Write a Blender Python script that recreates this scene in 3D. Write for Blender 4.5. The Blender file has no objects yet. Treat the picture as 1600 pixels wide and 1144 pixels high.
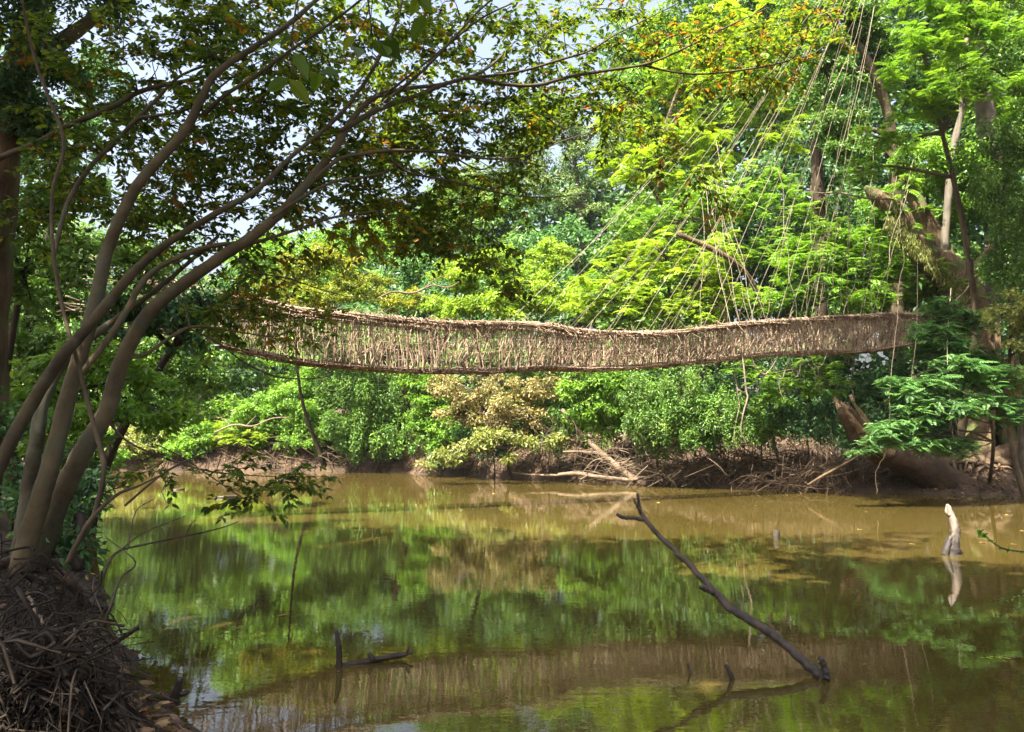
import bpy, math, random
import numpy as np
from mathutils import Vector, Matrix

# ------------------------------------------------------------------ camera, sky, sun, exposure
SC = bpy.context.scene
COL = SC.collection
FPX, CX, CY, YH, CAMH = 1244.0, 800.0, 572.0, 665.0, 2.0
PITCH = math.atan((YH - CY) / FPX)
cam_d = bpy.data.cameras.new('camera')
cam_d.sensor_width = 36.0
cam_d.lens = FPX * 36.0 / 1600.0
cam_d.clip_start, cam_d.clip_end = 0.05, 2000.0
cam = bpy.data.objects.new('camera', cam_d)
COL.objects.link(cam)
cam.location = (0, 0, CAMH)
cam.rotation_euler = (math.pi / 2 + PITCH, 0, 0)
SC.camera = cam

SUN_TO = Vector((-0.31, -0.40, 0.86)).normalized()
world = bpy.data.worlds.new('World')
SC.world = world
world.use_nodes = True
wn = world.node_tree
bg = wn.nodes['Background']
sky = wn.nodes.new('ShaderNodeTexSky')
sky.sky_type = 'NISHITA'
sky.sun_disc = False
sky.sun_elevation = math.asin(SUN_TO.z)
sky.sun_rotation = math.atan2(SUN_TO.x, SUN_TO.y)
sky.air_density, sky.dust_density, sky.ozone_density = 1.0, 9.0, 1.5
hsv = wn.nodes.new('ShaderNodeHueSaturation')
hsv.inputs['Saturation'].default_value = 0.8
wn.links.new(sky.outputs[0], hsv.inputs['Color'])
wn.links.new(hsv.outputs[0], bg.inputs[0])
bg.inputs[1].default_value = 0.085
sun_d = bpy.data.lights.new('sun', 'SUN')
sun_d.energy = 5.0
sun_d.angle = math.radians(0.5)
sun_d.color = (1.0, 0.93, 0.80)
sun_o = bpy.data.objects.new('sun', sun_d)
COL.objects.link(sun_o)
sun_o.rotation_euler = (-SUN_TO).to_track_quat('-Z', 'Y').to_euler()
SC.view_settings.view_transform = 'Standard'
SC.view_settings.look = 'None'
SC.view_settings.gamma = 1.0
SC.view_settings.use_curve_mapping = False
SC.view_settings.exposure = 2.58
SC.render.engine = 'CYCLES'
cy = SC.cycles
cy.max_bounces, cy.diffuse_bounces, cy.glossy_bounces, cy.transmission_bounces = 8, 5, 3, 6
cy.transparent_max_bounces = 4
cy.use_denoising = True
cy.use_adaptive_sampling = False
cy.sample_clamp_indirect = 6.0
cy.caustics_reflective = False
cy.caustics_refractive = False

# ------------------------------------------------------------------ pixel -> place helpers
CP, SP = math.cos(PITCH), math.sin(PITCH)

def ray(x, y):
    a, b = (x - CX) / FPX, (CY - y) / FPX
    return np.array((a, CP - SP * b, SP + CP * b))

def P(x, y, D):
    """point seen at photo pixel (x, y), D metres ahead of the camera (world Y)"""
    r = ray(x, y)
    return np.array((0, 0, CAMH)) + r * (D / r[1])

def Wp(x, y, z=0.0):
    """point on the level z seen at photo pixel (x, y)"""
    r = ray(x, y)
    return np.array((0, 0, CAMH)) + r * ((z - CAMH) / r[2])

def px2m(px, D):
    return px * D / FPX

# ------------------------------------------------------------------ mesh builder
class MB:
    def __init__(self):
        self.v, self.f, self.t, self.n = [], [], [], 0
    def add(self, verts, faces, tint):
        verts = np.asarray(verts, dtype=np.float32).reshape(-1, 3)
        faces = np.asarray(faces, dtype=np.int32).reshape(-1, 4)
        self.v.append(verts); self.f.append(faces + self.n)
        t = np.asarray(tint, dtype=np.float32)
        if t.ndim == 0: t = np.full(len(faces), float(t), dtype=np.float32)
        self.t.append(t)
        self.n += len(verts)
    def mesh(self, name, mat, smooth=True, origin=None):
        v = np.concatenate(self.v) if self.v else np.zeros((0, 3), np.float32)
        f = np.concatenate(self.f) if self.f else np.zeros((0, 4), np.int32)
        t = np.concatenate(self.t) if self.t else np.zeros(0, np.float32)
        if origin is not None: v = v - np.asarray(origin, dtype=np.float32)
        me = bpy.data.meshes.new(name)
        me.vertices.add(len(v)); me.vertices.foreach_set('co', v.ravel())
        me.loops.add(f.size); me.loops.foreach_set('vertex_index', f.ravel())
        me.polygons.add(len(f))
        me.polygons.foreach_set('loop_start', np.arange(0, f.size, 4, dtype=np.int32))
        me.polygons.foreach_set('loop_total', np.full(len(f), 4, dtype=np.int32))
        me.polygons.foreach_set('use_smooth', np.full(len(f), smooth, dtype=bool))
        a = me.attributes.new('tint', 'FLOAT', 'FACE')
        a.data.foreach_set('value', t)
        me.materials.append(mat)
        me.update(calc_edges=True)
        me.validate()
        return me
    def build(self, name, mat, parent=None, smooth=True, loc=None, kind=None):
        """one mesh object; its origin at loc (or its parent's place)"""
        if parent is not None:
            org = np.array(parent.location) if parent.parent is None else np.array(parent.location) + np.array(parent.parent.location)
        else:
            org = np.array(loc if loc is not None else (0, 0, 0))
        o = bpy.data.objects.new(name, self.mesh(name, mat, smooth, org))
        COL.objects.link(o)
        if parent is not None: o.parent = parent
        else: o.location = org
        if kind: o['kind'] = kind
        return o

def tag(o, label=None, cat=None, group=None, kind=None):
    if label: o['label'] = label
    if cat: o['category'] = cat
    if group: o['group'] = group
    if kind: o['kind'] = kind
    return o

def empty(name, loc, label, cat, group=None):
    o = bpy.data.objects.new(name, None)
    COL.objects.link(o)
    o.empty_display_size = 0.2
    o.location = Vector([float(c) for c in loc])
    return tag(o, label, cat, group)

def unit(a):
    a = np.asarray(a, dtype=float)
    return a / np.maximum(np.linalg.norm(a, axis=-1, keepdims=True), 1e-9)

def spline(pts, n):
    """Catmull-Rom through pts (rows of any width), n samples per span"""
    p = np.asarray(pts, dtype=float)
    if len(p) < 3:
        t = np.linspace(0, 1, n + 1)[:, None]
        return p[0] * (1 - t) + p[-1] * t
    q = np.vstack([2 * p[0] - p[1], p, 2 * p[-1] - p[-2]])
    out = []
    for i in range(1, len(q) - 2):
        t = np.linspace(0, 1, n, endpoint=False)[:, None]
        a, b, c, d = q[i - 1], q[i], q[i + 1], q[i + 2]
        out.append(0.5 * (2 * b + (c - a) * t + (2 * a - 5 * b + 4 * c - d) * t ** 2 + (3 * b - a - 3 * c + d) * t ** 3))
    out.append(p[-1:])
    return np.vstack(out)

def tube(mb, pts, rad, sides=6, tint=0.5, lump=0.0, rng=None, ends=True):
    """tapered tube of quads along pts with closed, rounded-off ends"""
    pts = np.asarray(pts, dtype=float)
    rad = np.broadcast_to(np.asarray(rad, dtype=float), (len(pts),)).copy()
    if ends:
        d0, d1 = unit(pts[0] - pts[1]), unit(pts[-1] - pts[-2])
        pts = np.vstack([pts[0] + d0 * rad[0] * 0.3, pts, pts[-1] + d1 * rad[-1] * 0.3])
        rad = np.concatenate([[rad[0] * 0.04], rad, [rad[-1] * 0.04]])
    n = len(pts)
    tan = unit(np.gradient(pts, axis=0))
    ref = np.array((0.0, 0, 1)) if abs(tan[:, 2]).mean() < 0.85 else np.array((0.0, 1, 0))
    u = unit(np.cross(tan, ref)); w = np.cross(tan, u)
    a = np.arange(sides) * 2 * math.pi / sides
    r = rad[:, None] * np.ones((1, sides))
    if lump and rng is not None:
        r = r * (1 + lump * (rng.random((n, sides)) - 0.5) * 2)
    v = pts[:, None, :] + r[:, :, None] * (np.cos(a)[None, :, None] * u[:, None, :] + np.sin(a)[None, :, None] * w[:, None, :])
    i = np.arange(n - 1)[:, None] * sides; j = np.arange(sides)[None, :]; k = (j + 1) % sides
    f = np.stack([i + j, i + k, i + sides + k, i + sides + j], -1).reshape(-1, 4)
    mb.add(v.reshape(-1, 3), f, tint)

def wobble(pts, amp, rng):
    p = np.array(pts, dtype=float)
    n = rng.normal(size=p.shape) * amp
    n[0] = 0
    return p + n

# ------------------------------------------------------------------ leaves (vectorised)
def leaves(mb, pos, axis, nrm, L, W, tint, six=False):
    pos, axis = np.asarray(pos, float), unit(axis)
    side = unit(np.cross(axis, nrm)); up = np.cross(side, axis)
    L = np.broadcast_to(np.asarray(L, float), (len(pos),))[:, None]
    W = np.broadcast_to(np.asarray(W, float), (len(pos),))[:, None]
    n = len(pos)
    if not six:
        v = np.stack([pos, pos + axis * L * .45 + side * W * .5 + up * W * .16,
                      pos + axis * L - up * L * .08, pos + axis * L * .45 - side * W * .5 + up * W * .16], 1)
        f = (np.arange(n) * 4)[:, None] + np.arange(4)[None, :]
        mb.add(v, f, tint)
    else:
        v = np.stack([pos,
                      pos + axis * L * .30 + side * W * .46 + up * W * .14, pos + axis * L * .70 + side * W * .36 + up * W * .08 - up * L * .04,
                      pos + axis * L - up * L * .14,
                      pos + axis * L * .70 - side * W * .36 + up * W * .08 - up * L * .04, pos + axis * L * .30 - side * W * .46 + up * W * .14], 1)
        b = (np.arange(n) * 6)[:, None]
        f = np.stack([b + np.array([0, 1, 2, 3]), b + np.array([0, 3, 4, 5])], 1).reshape(-1, 4)
        mb.add(v, f, np.repeat(np.asarray(tint), 2))

def pad_broad(mb, c, rc, L, rng, lai=1.5, flat=0.55, wr=0.5, droop=0.25, shade=0.0):
    n = max(8, int(lai * rc * rc * math.pi / (0.5 * wr * L * L)))
    d = unit(rng.normal(size=(n, 3)))
    r = rng.random(n) ** 0.45
    p = d * r[:, None] * np.array((rc, rc, rc * flat))
    p[:, 2] += rc * 0.15 * np.cos(p[:, 0] / rc * 2.0)
    nr = unit(rng.normal(size=(n, 3)) * 0.75 + d * 0.5 + np.array((-0.1, -0.15, 0.75)))
    ax = unit(d * 0.7 + rng.normal(size=(n, 3)) * 0.7 - np.array((0, 0, droop)))
    ax = unit(ax - nr * (ax * nr).sum(1, keepdims=True))
    leaves(mb, c + p, ax, nr, L * rng.uniform(.5, 1.35, n), L * wr * rng.uniform(.8, 1.2, n),
           np.clip(rng.normal(0.5 + shade, 0.19, n), 0, 1))

def frond_arrays(rng, n_pair=10, leaflet=0.2, wr=0.4):
    """one unit-length feather leaf along +X, leaflets in the XY plane"""
    t = np.repeat(np.linspace(0.12, 1.0, n_pair), 2)
    s = np.tile([1, -1], n_pair)
    pos = np.stack([t, np.zeros_like(t), -0.28 * t ** 2 + 0.08 * t], 1)
    ln = leaflet * (1 - 0.55 * np.abs(t - 0.45) ** 1.3 * 1.6)
    ax = np.stack([0.45 + 0.35 * t, s * 1.0, -0.25 - 0.1 * rng.random(len(t))], 1)
    nr = np.stack([rng.normal(0, .22, len(t)) + 0.25 * t, s * 0.25 + rng.normal(0, .15, len(t)), np.ones(len(t))], 1)
    return pos, ax, nr, np.maximum(ln, leaflet * .45), wr

def pad_frond(mb, c, rc, rng, n_fr=10, n_pair=8, shade=0.0, leaflet=0.33, wr=0.46, out=None):
    for k in range(n_fr):
        pos, ax, nr, ln, w = frond_arrays(rng, n_pair, leaflet, wr)
        az = rng.uniform(0, 2 * math.pi); el = rng.uniform(-0.45, 0.35); s = rc * rng.uniform(.7, 1.15)
        ca, sa, ce, se = math.cos(az), math.sin(az), math.cos(el), math.sin(el)
        R = np.array([[ca * ce, -sa, -ca * se], [sa * ce, ca, -sa * se], [se, 0, ce]])
        o = c + np.array((rng.normal() * .12, rng.normal() * .12, rng.normal() * .16)) * rc
        tn = np.clip(rng.normal(.5 + shade, .13) + rng.normal(0, .08, len(pos)), 0, 1)
        leaves(mb, o + (pos * s) @ R.T, ax @ R.T, nr @ R.T, ln * s, ln * s * w, tn)

# ------------------------------------------------------------------ materials
def new_mat(name):
    m = bpy.data.materials.new(name)
    m.use_nodes = True
    nt = m.node_tree
    nt.nodes.clear()
    out = nt.nodes.new('ShaderNodeOutputMaterial')
    return m, nt, out

def N(nt, typ, **kw):
    n = nt.nodes.new(typ)
    for k, v in kw.items():
        if k in n.inputs.keys(): n.inputs[k].default_value = v
        else: setattr(n, k, v)
    return n

def ramp(nt, stops):
    r = nt.nodes.new('ShaderNodeValToRGB')
    e = r.color_ramp.elements
    while len(e) < len(stops): e.new(0.5)
    for i, (p, c) in enumerate(stops):
        e[i].position = p; e[i].color = (*c, 1)
    return r

def leaf_mat(name, stops, trans=0.42, rough=0.45, spec=0.35, warm=(1.25, 1.15, 0.6)):
    m, nt, out = new_mat(name)
    at = N(nt, 'ShaderNodeAttribute', attribute_name='tint')
    rp = ramp(nt, stops)
    nt.links.new(at.outputs['Fac'], rp.inputs[0])
    geo = N(nt, 'ShaderNodeNewGeometry')
    nz = N(nt, 'ShaderNodeTexNoise', Scale=0.9, Detail=3.0)
    nt.links.new(geo.outputs['Position'], nz.inputs['Vector'])
    mr = N(nt, 'ShaderNodeMapRange'); mr.inputs[1].default_value = .3; mr.inputs[2].default_value = .7
    mr.inputs[3].default_value = .72; mr.inputs[4].default_value = 1.28
    nt.links.new(nz.outputs[0], mr.inputs[0])
    hs = N(nt, 'ShaderNodeHueSaturation')
    nt.links.new(rp.outputs[0], hs.inputs['Color']); nt.links.new(mr.outputs[0], hs.inputs['Value'])
    pb = N(nt, 'ShaderNodeBsdfPrincipled', Roughness=rough)
    pb.inputs['Specular IOR Level'].default_value = spec
    nt.links.new(hs.outputs[0], pb.inputs['Base Color'])
    mul = N(nt, 'ShaderNodeMix', data_type='RGBA', blend_type='MULTIPLY')
    mul.inputs[0].default_value = 1.0
    mul.inputs[7].default_value = (*warm, 1)
    nt.links.new(hs.outputs[0], mul.inputs[6])
    tr = N(nt, 'ShaderNodeBsdfTranslucent')
    nt.links.new(mul.outputs[2], tr.inputs[0])
    mx = N(nt, 'ShaderNodeMixShader'); mx.inputs[0].default_value = trans
    nt.links.new(pb.outputs[0], mx.inputs[1]); nt.links.new(tr.outputs[0], mx.inputs[2])
    nt.links.new(mx.outputs[0], out.inputs[0])
    return m

def bark_mat(name, c1, c2, c3, scale=9.0, stretch=(1, 1, .35), bump=0.5, dist=0.02, rough=.85, moss=None):
    m, nt, out = new_mat(name)
    geo = N(nt, 'ShaderNodeNewGeometry')
    mp = N(nt, 'ShaderNodeMapping'); mp.inputs['Scale'].default_value = stretch
    nt.links.new(geo.outputs['Position'], mp.inputs[0])
    n1 = N(nt, 'ShaderNodeTexNoise', Scale=scale, Detail=6.0, Roughness=.65)
    n2 = N(nt, 'ShaderNodeTexNoise', Scale=scale * .22, Detail=3.0)
    nt.links.new(mp.outputs[0], n1.inputs[0]); nt.links.new(geo.outputs['Position'], n2.inputs[0])
    ad = N(nt, 'ShaderNodeMath', operation='MULTIPLY_ADD'); ad.inputs[1].default_value = .55
    nt.links.new(n1.outputs[0], ad.inputs[0])
    m2 = N(nt, 'ShaderNodeMath', operation='MULTIPLY'); m2.inputs[1].default_value = .45
    nt.links.new(n2.outputs[0], m2.inputs[0]); nt.links.new(m2.outputs[0], ad.inputs[2])
    at = N(nt, 'ShaderNodeAttribute', attribute_name='tint')
    a2 = N(nt, 'ShaderNodeMath', operation='MULTIPLY_ADD'); a2.inputs[1].default_value = .35; a2.inputs[2].default_value = -.175
    nt.links.new(at.outputs['Fac'], a2.inputs[0])
    a3 = N(nt, 'ShaderNodeMath', operation='ADD')
    nt.links.new(ad.outputs[0], a3.inputs[0]); nt.links.new(a2.outputs[0], a3.inputs[1])
    rp = ramp(nt, [(.28, c1), (.5, c2), (.72, c3)])
    nt.links.new(a3.outputs[0], rp.inputs[0])
    col = rp.outputs[0]
    if moss:
        n3 = N(nt, 'ShaderNodeTexNoise', Scale=1.6, Detail=5.0, Roughness=.7)
        nt.links.new(geo.outputs['Position'], n3.inputs[0])
        rm = ramp(nt, [(.5, (0, 0, 0)), (.6, (1, 1, 1))])
        nt.links.new(n3.outputs[0], rm.inputs[0])
        mx = N(nt, 'ShaderNodeMix', data_type='RGBA'); mx.inputs[7].default_value = (*moss, 1)
        nt.links.new(rm.outputs[0], mx.inputs[0]); nt.links.new(col, mx.inputs[6])
        col = mx.outputs[2]
    pb = N(nt, 'ShaderNodeBsdfPrincipled', Roughness=rough)
    pb.inputs['Specular IOR Level'].default_value = .25
    nt.links.new(col, pb.inputs['Base Color'])
    bp = N(nt, 'ShaderNodeBump', Strength=bump, Distance=dist)
    nt.links.new(n1.outputs[0], bp.inputs['Height']); nt.links.new(bp.outputs[0], pb.inputs['Normal'])
    nt.links.new(pb.outputs[0], out.inputs[0])
    return m

M = {}
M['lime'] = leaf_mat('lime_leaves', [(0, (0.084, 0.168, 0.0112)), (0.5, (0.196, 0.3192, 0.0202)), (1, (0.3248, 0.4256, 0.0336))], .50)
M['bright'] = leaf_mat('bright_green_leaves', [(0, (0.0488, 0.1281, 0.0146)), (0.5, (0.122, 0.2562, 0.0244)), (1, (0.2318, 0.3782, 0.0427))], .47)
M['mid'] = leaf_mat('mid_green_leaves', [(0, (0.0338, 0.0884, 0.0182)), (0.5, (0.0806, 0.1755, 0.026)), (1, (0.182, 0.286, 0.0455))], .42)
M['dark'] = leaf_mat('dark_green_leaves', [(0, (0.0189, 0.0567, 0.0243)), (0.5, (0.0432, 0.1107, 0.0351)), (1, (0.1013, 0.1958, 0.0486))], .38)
M['teal'] = leaf_mat('blue_green_leaves', [(0, (.030, .085, .024)), (.5, (.082, .19, .050)), (1, (.17, .30, .075))], .47, warm=(1.1, 1.15, .75))
M['grey'] = leaf_mat('grey_green_leaves', [(0, (0.0473, 0.0893, 0.0263)), (0.5, (0.105, 0.1733, 0.0473)), (1, (0.21, 0.273, 0.105))], .42)
M['pale'] = leaf_mat('pale_yellow_green_leaves', [(0, (.07, .10, .02)), (.5, (.17, .20, .045)), (1, (.31, .31, .10))], .42)
M['dry'] = leaf_mat('dry_tan_leaves', [(0, (.06, .085, .015)), (.35, (.15, .15, .045)), (.7, (.27, .22, .085)), (1, (.36, .29, .14))], .35)
M['canopy'] = leaf_mat('canopy_leaves', [(0, (.026, .062, .010)), (.45, (.075, .14, .014)), (.80, (.17, .225, .020)), (.88, (.27, .20, .02)), (.94, (.31, .16, .015)), (1, (.20, .07, .014))], .58)
M['yellow'] = leaf_mat('yellow_leaves', [(0, (.08, .12, .012)), (.45, (.15, .215, .015)), (.8, (.27, .27, .02)), (1, (.32, .17, .02))], .5)
M['rust'] = leaf_mat('rusty_leaves', [(0, (.03, .06, .012)), (.5, (.07, .10, .016)), (.66, (.20, .12, .02)), (.85, (.28, .10, .02)), (1, (.17, .06, .018))], .45)
M['litter'] = leaf_mat('leaf_litter', [(0, (.025, .014, .007)), (.5, (.075, .04, .018)), (.9, (.17, .10, .045)), (1, (.26, .2, .04))], .15)
M['bark'] = bark_mat('brown_bark', (0.0245, 0.0182, 0.0112), (0.0700, 0.0504, 0.0294), (0.1400, 0.1085, 0.0700), 10)
M['smooth_bark'] = bark_mat('smooth_mottled_bark', (0.02, 0.015, 0.007), (0.054, 0.041, 0.019), (0.11, 0.085, 0.044), 7, (1, 1, .8), .6, .02, moss=(.062, .060, .036))
M['tangle'] = bark_mat('shaded_root_tangle', (0.0025, 0.0017, 0.001), (0.0085, 0.0055, 0.0033), (0.025, 0.017, 0.0105), 9, (1, 1, 1), .5)  # root bark darkened far down, the shade of the heap put into its colour
M['pale_bark'] = bark_mat('pale_bark', (0.035, 0.029, 0.021), (0.085, 0.072, 0.053), (0.15, 0.132, 0.1), 6, (1, 1, .5), .4)
M['dark_bark'] = bark_mat('dark_bark', (0.01, 0.007, 0.004), (0.028, 0.019, 0.011), (0.06, 0.042, 0.025), 9)
M['banyan'] = bark_mat('rough_mossy_bark', (0.02, 0.012, 0.006), (0.095, 0.062, 0.032), (0.22, 0.155, 0.09), 8, (1, 1, .2), 1.0, .10, moss=(.06, .075, .02))
M['root'] = bark_mat('root_bark', (0.018, 0.011, 0.006), (0.06, 0.038, 0.021), (0.125, 0.085, 0.05), 9, (1, 1, 1), .5)
M['liana'] = bark_mat('dry_liana', (0.08, 0.053, 0.033), (0.21, 0.148, 0.098), (0.365, 0.28, 0.195), 14, (1, 1, .6), .4, .006)
M['vine'] = bark_mat('pale_vine', (0.0935, 0.0715, 0.0468), (0.1760, 0.1430, 0.0990), (0.2640, 0.2255, 0.1650), 10, (1, 1, .6), .2, .004)
M['twig'] = bark_mat('dry_twig', (0.035, 0.024, 0.015), (0.085, 0.06, 0.038), (0.17, 0.125, 0.082), 12, (1, 1, 1), .3, .006)
M['wet'] = bark_mat('wet_dark_wood', (.010, .007, .006), (.032, .023, .017), (.07, .052, .038), 14, (1, 1, 1), .5, .01, rough=.5)

def wood_by_height(name, low, high, z0, z1):
    """dead wood: dark and wet below the water mark, weathered above it"""
    m, nt, out = new_mat(name)
    geo = N(nt, 'ShaderNodeNewGeometry'); sx = N(nt, 'ShaderNodeSeparateXYZ')
    nt.links.new(geo.outputs['Position'], sx.inputs[0])
    n1 = N(nt, 'ShaderNodeTexNoise', Scale=13.0, Detail=6.0)
    mp = N(nt, 'ShaderNodeMapping'); mp.inputs['Scale'].default_value = (1, 1, .3)
    nt.links.new(geo.outputs['Position'], mp.inputs[0]); nt.links.new(mp.outputs[0], n1.inputs[0])
    ad = N(nt, 'ShaderNodeMath', operation='MULTIPLY_ADD'); ad.inputs[1].default_value = .35
    nt.links.new(n1.outputs[0], ad.inputs[0]); nt.links.new(sx.outputs[2], ad.inputs[2])
    mr = N(nt, 'ShaderNodeMapRange'); mr.inputs[1].default_value = z0 + .17; mr.inputs[2].default_value = z1 + .17
    nt.links.new(ad.outputs[0], mr.inputs[0])
    lo = ramp(nt, [(.3, tuple(c * .5 for c in low)), (.7, tuple(c * 1.6 for c in low))])
    hi = ramp(nt, [(.3, tuple(c * .35 for c in high)), (.6, tuple(c * 1.2 for c in high))])
    nt.links.new(n1.outputs[0], lo.inputs[0]); nt.links.new(n1.outputs[0], hi.inputs[0])
    mx = N(nt, 'ShaderNodeMix', data_type='RGBA')
    nt.links.new(mr.outputs[0], mx.inputs[0]); nt.links.new(lo.outputs[0], mx.inputs[6]); nt.links.new(hi.outputs[0], mx.inputs[7])
    pb = N(nt, 'ShaderNodeBsdfPrincipled', Roughness=.7)
    nt.links.new(mx.outputs[2], pb.inputs['Base Color'])
    bp = N(nt, 'ShaderNodeBump', Strength=1.0, Distance=.03)
    nt.links.new(n1.outputs[0], bp.inputs['Height']); nt.links.new(bp.outputs[0], pb.inputs['Normal'])
    nt.links.new(pb.outputs[0], out.inputs[0])
    return m

M['stump'] = wood_by_height('weathered_stump_wood', (.020, .014, .010), (.18, .142, .110), .24, .44)
M['snag'] = wood_by_height('snag_wood', (.016, .011, .008), (.045, .030, .021), .05, .5)

def soil_mat():
    m, nt, out = new_mat('bank_soil')
    geo = N(nt, 'ShaderNodeNewGeometry')
    n1 = N(nt, 'ShaderNodeTexNoise', Scale=2.2, Detail=8.0, Roughness=.7)
    n2 = N(nt, 'ShaderNodeTexNoise', Scale=.35, Detail=3.0)
    for n in (n1, n2): nt.links.new(geo.outputs['Position'], n.inputs[0])
    r1 = ramp(nt, [(.3, (.020, .012, .0065)), (.5, (.055, .034, .019)), (.7, (.125, .080, .044))])
    r2 = ramp(nt, [(.35, (.5, .45, .4)), (.65, (1.0, .95, .9))])
    nt.links.new(n1.outputs[0], r1.inputs[0]); nt.links.new(n2.outputs[0], r2.inputs[0])
    mx = N(nt, 'ShaderNodeMix', data_type='RGBA', blend_type='MULTIPLY'); mx.inputs[0].default_value = 1
    nt.links.new(r1.outputs[0], mx.inputs[6]); nt.links.new(r2.outputs[0], mx.inputs[7])
    pb = N(nt, 'ShaderNodeBsdfPrincipled', Roughness=.95)
    nt.links.new(mx.outputs[2], pb.inputs['Base Color'])
    bp = N(nt, 'ShaderNodeBump', Strength=.8, Distance=.12)
    nt.links.new(n1.outputs[0], bp.inputs['Height']); nt.links.new(bp.outputs[0], pb.inputs['Normal'])
    nt.links.new(pb.outputs[0], out.inputs[0])
    return m
M['soil'] = soil_mat()

def water_mat():
    m, nt, out = new_mat('muddy_water')
    geo = N(nt, 'ShaderNodeNewGeometry')
    mp = N(nt, 'ShaderNodeMapping'); mp.inputs['Scale'].default_value = (.55, 1.0, 1)
    nt.links.new(geo.outputs['Position'], mp.inputs[0])
    n1 = N(nt, 'ShaderNodeTexNoise', Scale=9.0, Detail=3.0, Roughness=.55)
    n2 = N(nt, 'ShaderNodeTexNoise', Scale=1.1, Detail=2.0)
    n3 = N(nt, 'ShaderNodeTexNoise', Scale=.22, Detail=2.0)
    for n in (n1, n2): nt.links.new(mp.outputs[0], n.inputs[0])
    nt.links.new(geo.outputs['Position'], n3.inputs[0])
    # calm and ruffled patches
    cr = N(nt, 'ShaderNodeMapRange'); cr.inputs[1].default_value = .38; cr.inputs[2].default_value = .62
    cr.inputs[3].default_value = .35; cr.inputs[4].default_value = 1.0
    nt.links.new(n3.outputs[0], cr.inputs[0])
    b1 = N(nt, 'ShaderNodeBump', Distance=.0011)
    nt.links.new(cr.outputs[0], b1.inputs['Strength'])
    nt.links.new(n1.outputs[0], b1.inputs['Height'])
    b2 = N(nt, 'ShaderNodeBump', Strength=1.0, Distance=.0019)
    nt.links.new(n2.outputs[0], b2.inputs['Height']); nt.links.new(b1.outputs[0], b2.inputs['Normal'])
    cr2 = ramp(nt, [(.3, (.041, .0300, .0070)), (.7, (.059, .0440, .0115))])
    nt.links.new(n3.outputs[0], cr2.inputs[0])
    pb = N(nt, 'ShaderNodeBsdfPrincipled', Roughness=.010, IOR=1.58)
    nt.links.new(cr2.outputs[0], pb.inputs['Base Color'])
    nt.links.new(b2.outputs[0], pb.inputs['Normal'])
    nt.links.new(pb.outputs[0], out.inputs[0])
    return m
M['water'] = water_mat()

# ------------------------------------------------------------------ ground and water
def Wxy(x, y):
    p = Wp(x, y); return (p[0], p[1])
# outline of the water: near bank, left bank, the reach that bends away to the left, far bank
SHORE = [(60, -6), (18, -3.0), (6, 1.0), (1.5, 3.2), (-.9, 4.0), Wxy(270, 1150), Wxy(205, 1085), Wxy(172, 1010), Wxy(150, 940), Wxy(132, 860),
         Wxy(112, 800), (-12.5, 22.5), (-20, 25.5), (-60, 30), (-60, 48), (-26, 38.5), Wxy(250, 737), Wxy(400, 736), Wxy(545, 736), Wxy(640, 739),
         Wxy(665, 742), Wxy(760, 745), Wxy(860, 750), Wxy(1000, 757), Wxy(1120, 762), Wxy(1250, 767), Wxy(1400, 770), Wxy(1480, 773),
         Wxy(1640, 775), (22, 18.5), (34, 12), (70, 6)]
SH = np.array(SHORE)

def shore_dist(X, Y):
    """distance to the shoreline, positive on land"""
    a = SH; b = np.roll(SH, -1, 0)
    d = np.full(X.shape, 1e9); inside = np.zeros(X.shape, bool)
    for (ax, ay), (bx, by) in zip(a, b):
        ex, ey = bx - ax, by - ay
        t = np.clip(((X - ax) * ex + (Y - ay) * ey) / (ex * ex + ey * ey), 0, 1)
        d = np.minimum(d, np.hypot(X - ax - t * ex, Y - ay - t * ey))
        c = ((ay > Y) != (by > Y))
        with np.errstate(divide='ignore', invalid='ignore'):
            xi = (bx - ax) * (Y - ay) / (by - ay) + ax
        inside ^= c & (X < xi)
    return np.where(inside, -d, d)

def fnoise(X, Y):
    return (np.sin(X * 1.3 + 1.7 * np.sin(Y * .7)) + np.sin(Y * 1.9 + 1.3 * np.sin(X * 1.1 + 2)) + .6 * np.sin(X * 3.7 + Y * 2.9)) / 2.6

def gz(X, Y):
    X, Y = np.asarray(X, float), np.asarray(Y, float)
    d = shore_dist(X, Y) + .22 * fnoise(X * 1.5, Y * 1.5)
    near = Y < 16
    steep = np.where(near, .85, 1.75)
    z = np.where(d > 0, steep * (1 - np.exp(-np.maximum(d, 0) / np.where(near, .75, 1.5))) + np.minimum(np.maximum(d, 0) * .07, 5.0), np.maximum(d * .9, -2.2))
    z = z + np.where(d > .3, .10 * fnoise(X * 2.3, Y * 2.3) + .06 * fnoise(X * 5.1, Y * 4.7), 0)
    wdip = np.exp(-((X - 14.5) / 3.0) ** 2 - ((Y - 23.6) / 2.0) ** 2)
    z = np.where(z > 0, z * (1 - .72 * wdip), z)
    z = np.where((np.hypot(X, Y) < 3.5) & (d > 0), np.minimum(z, .5), z)
    return z

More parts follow.
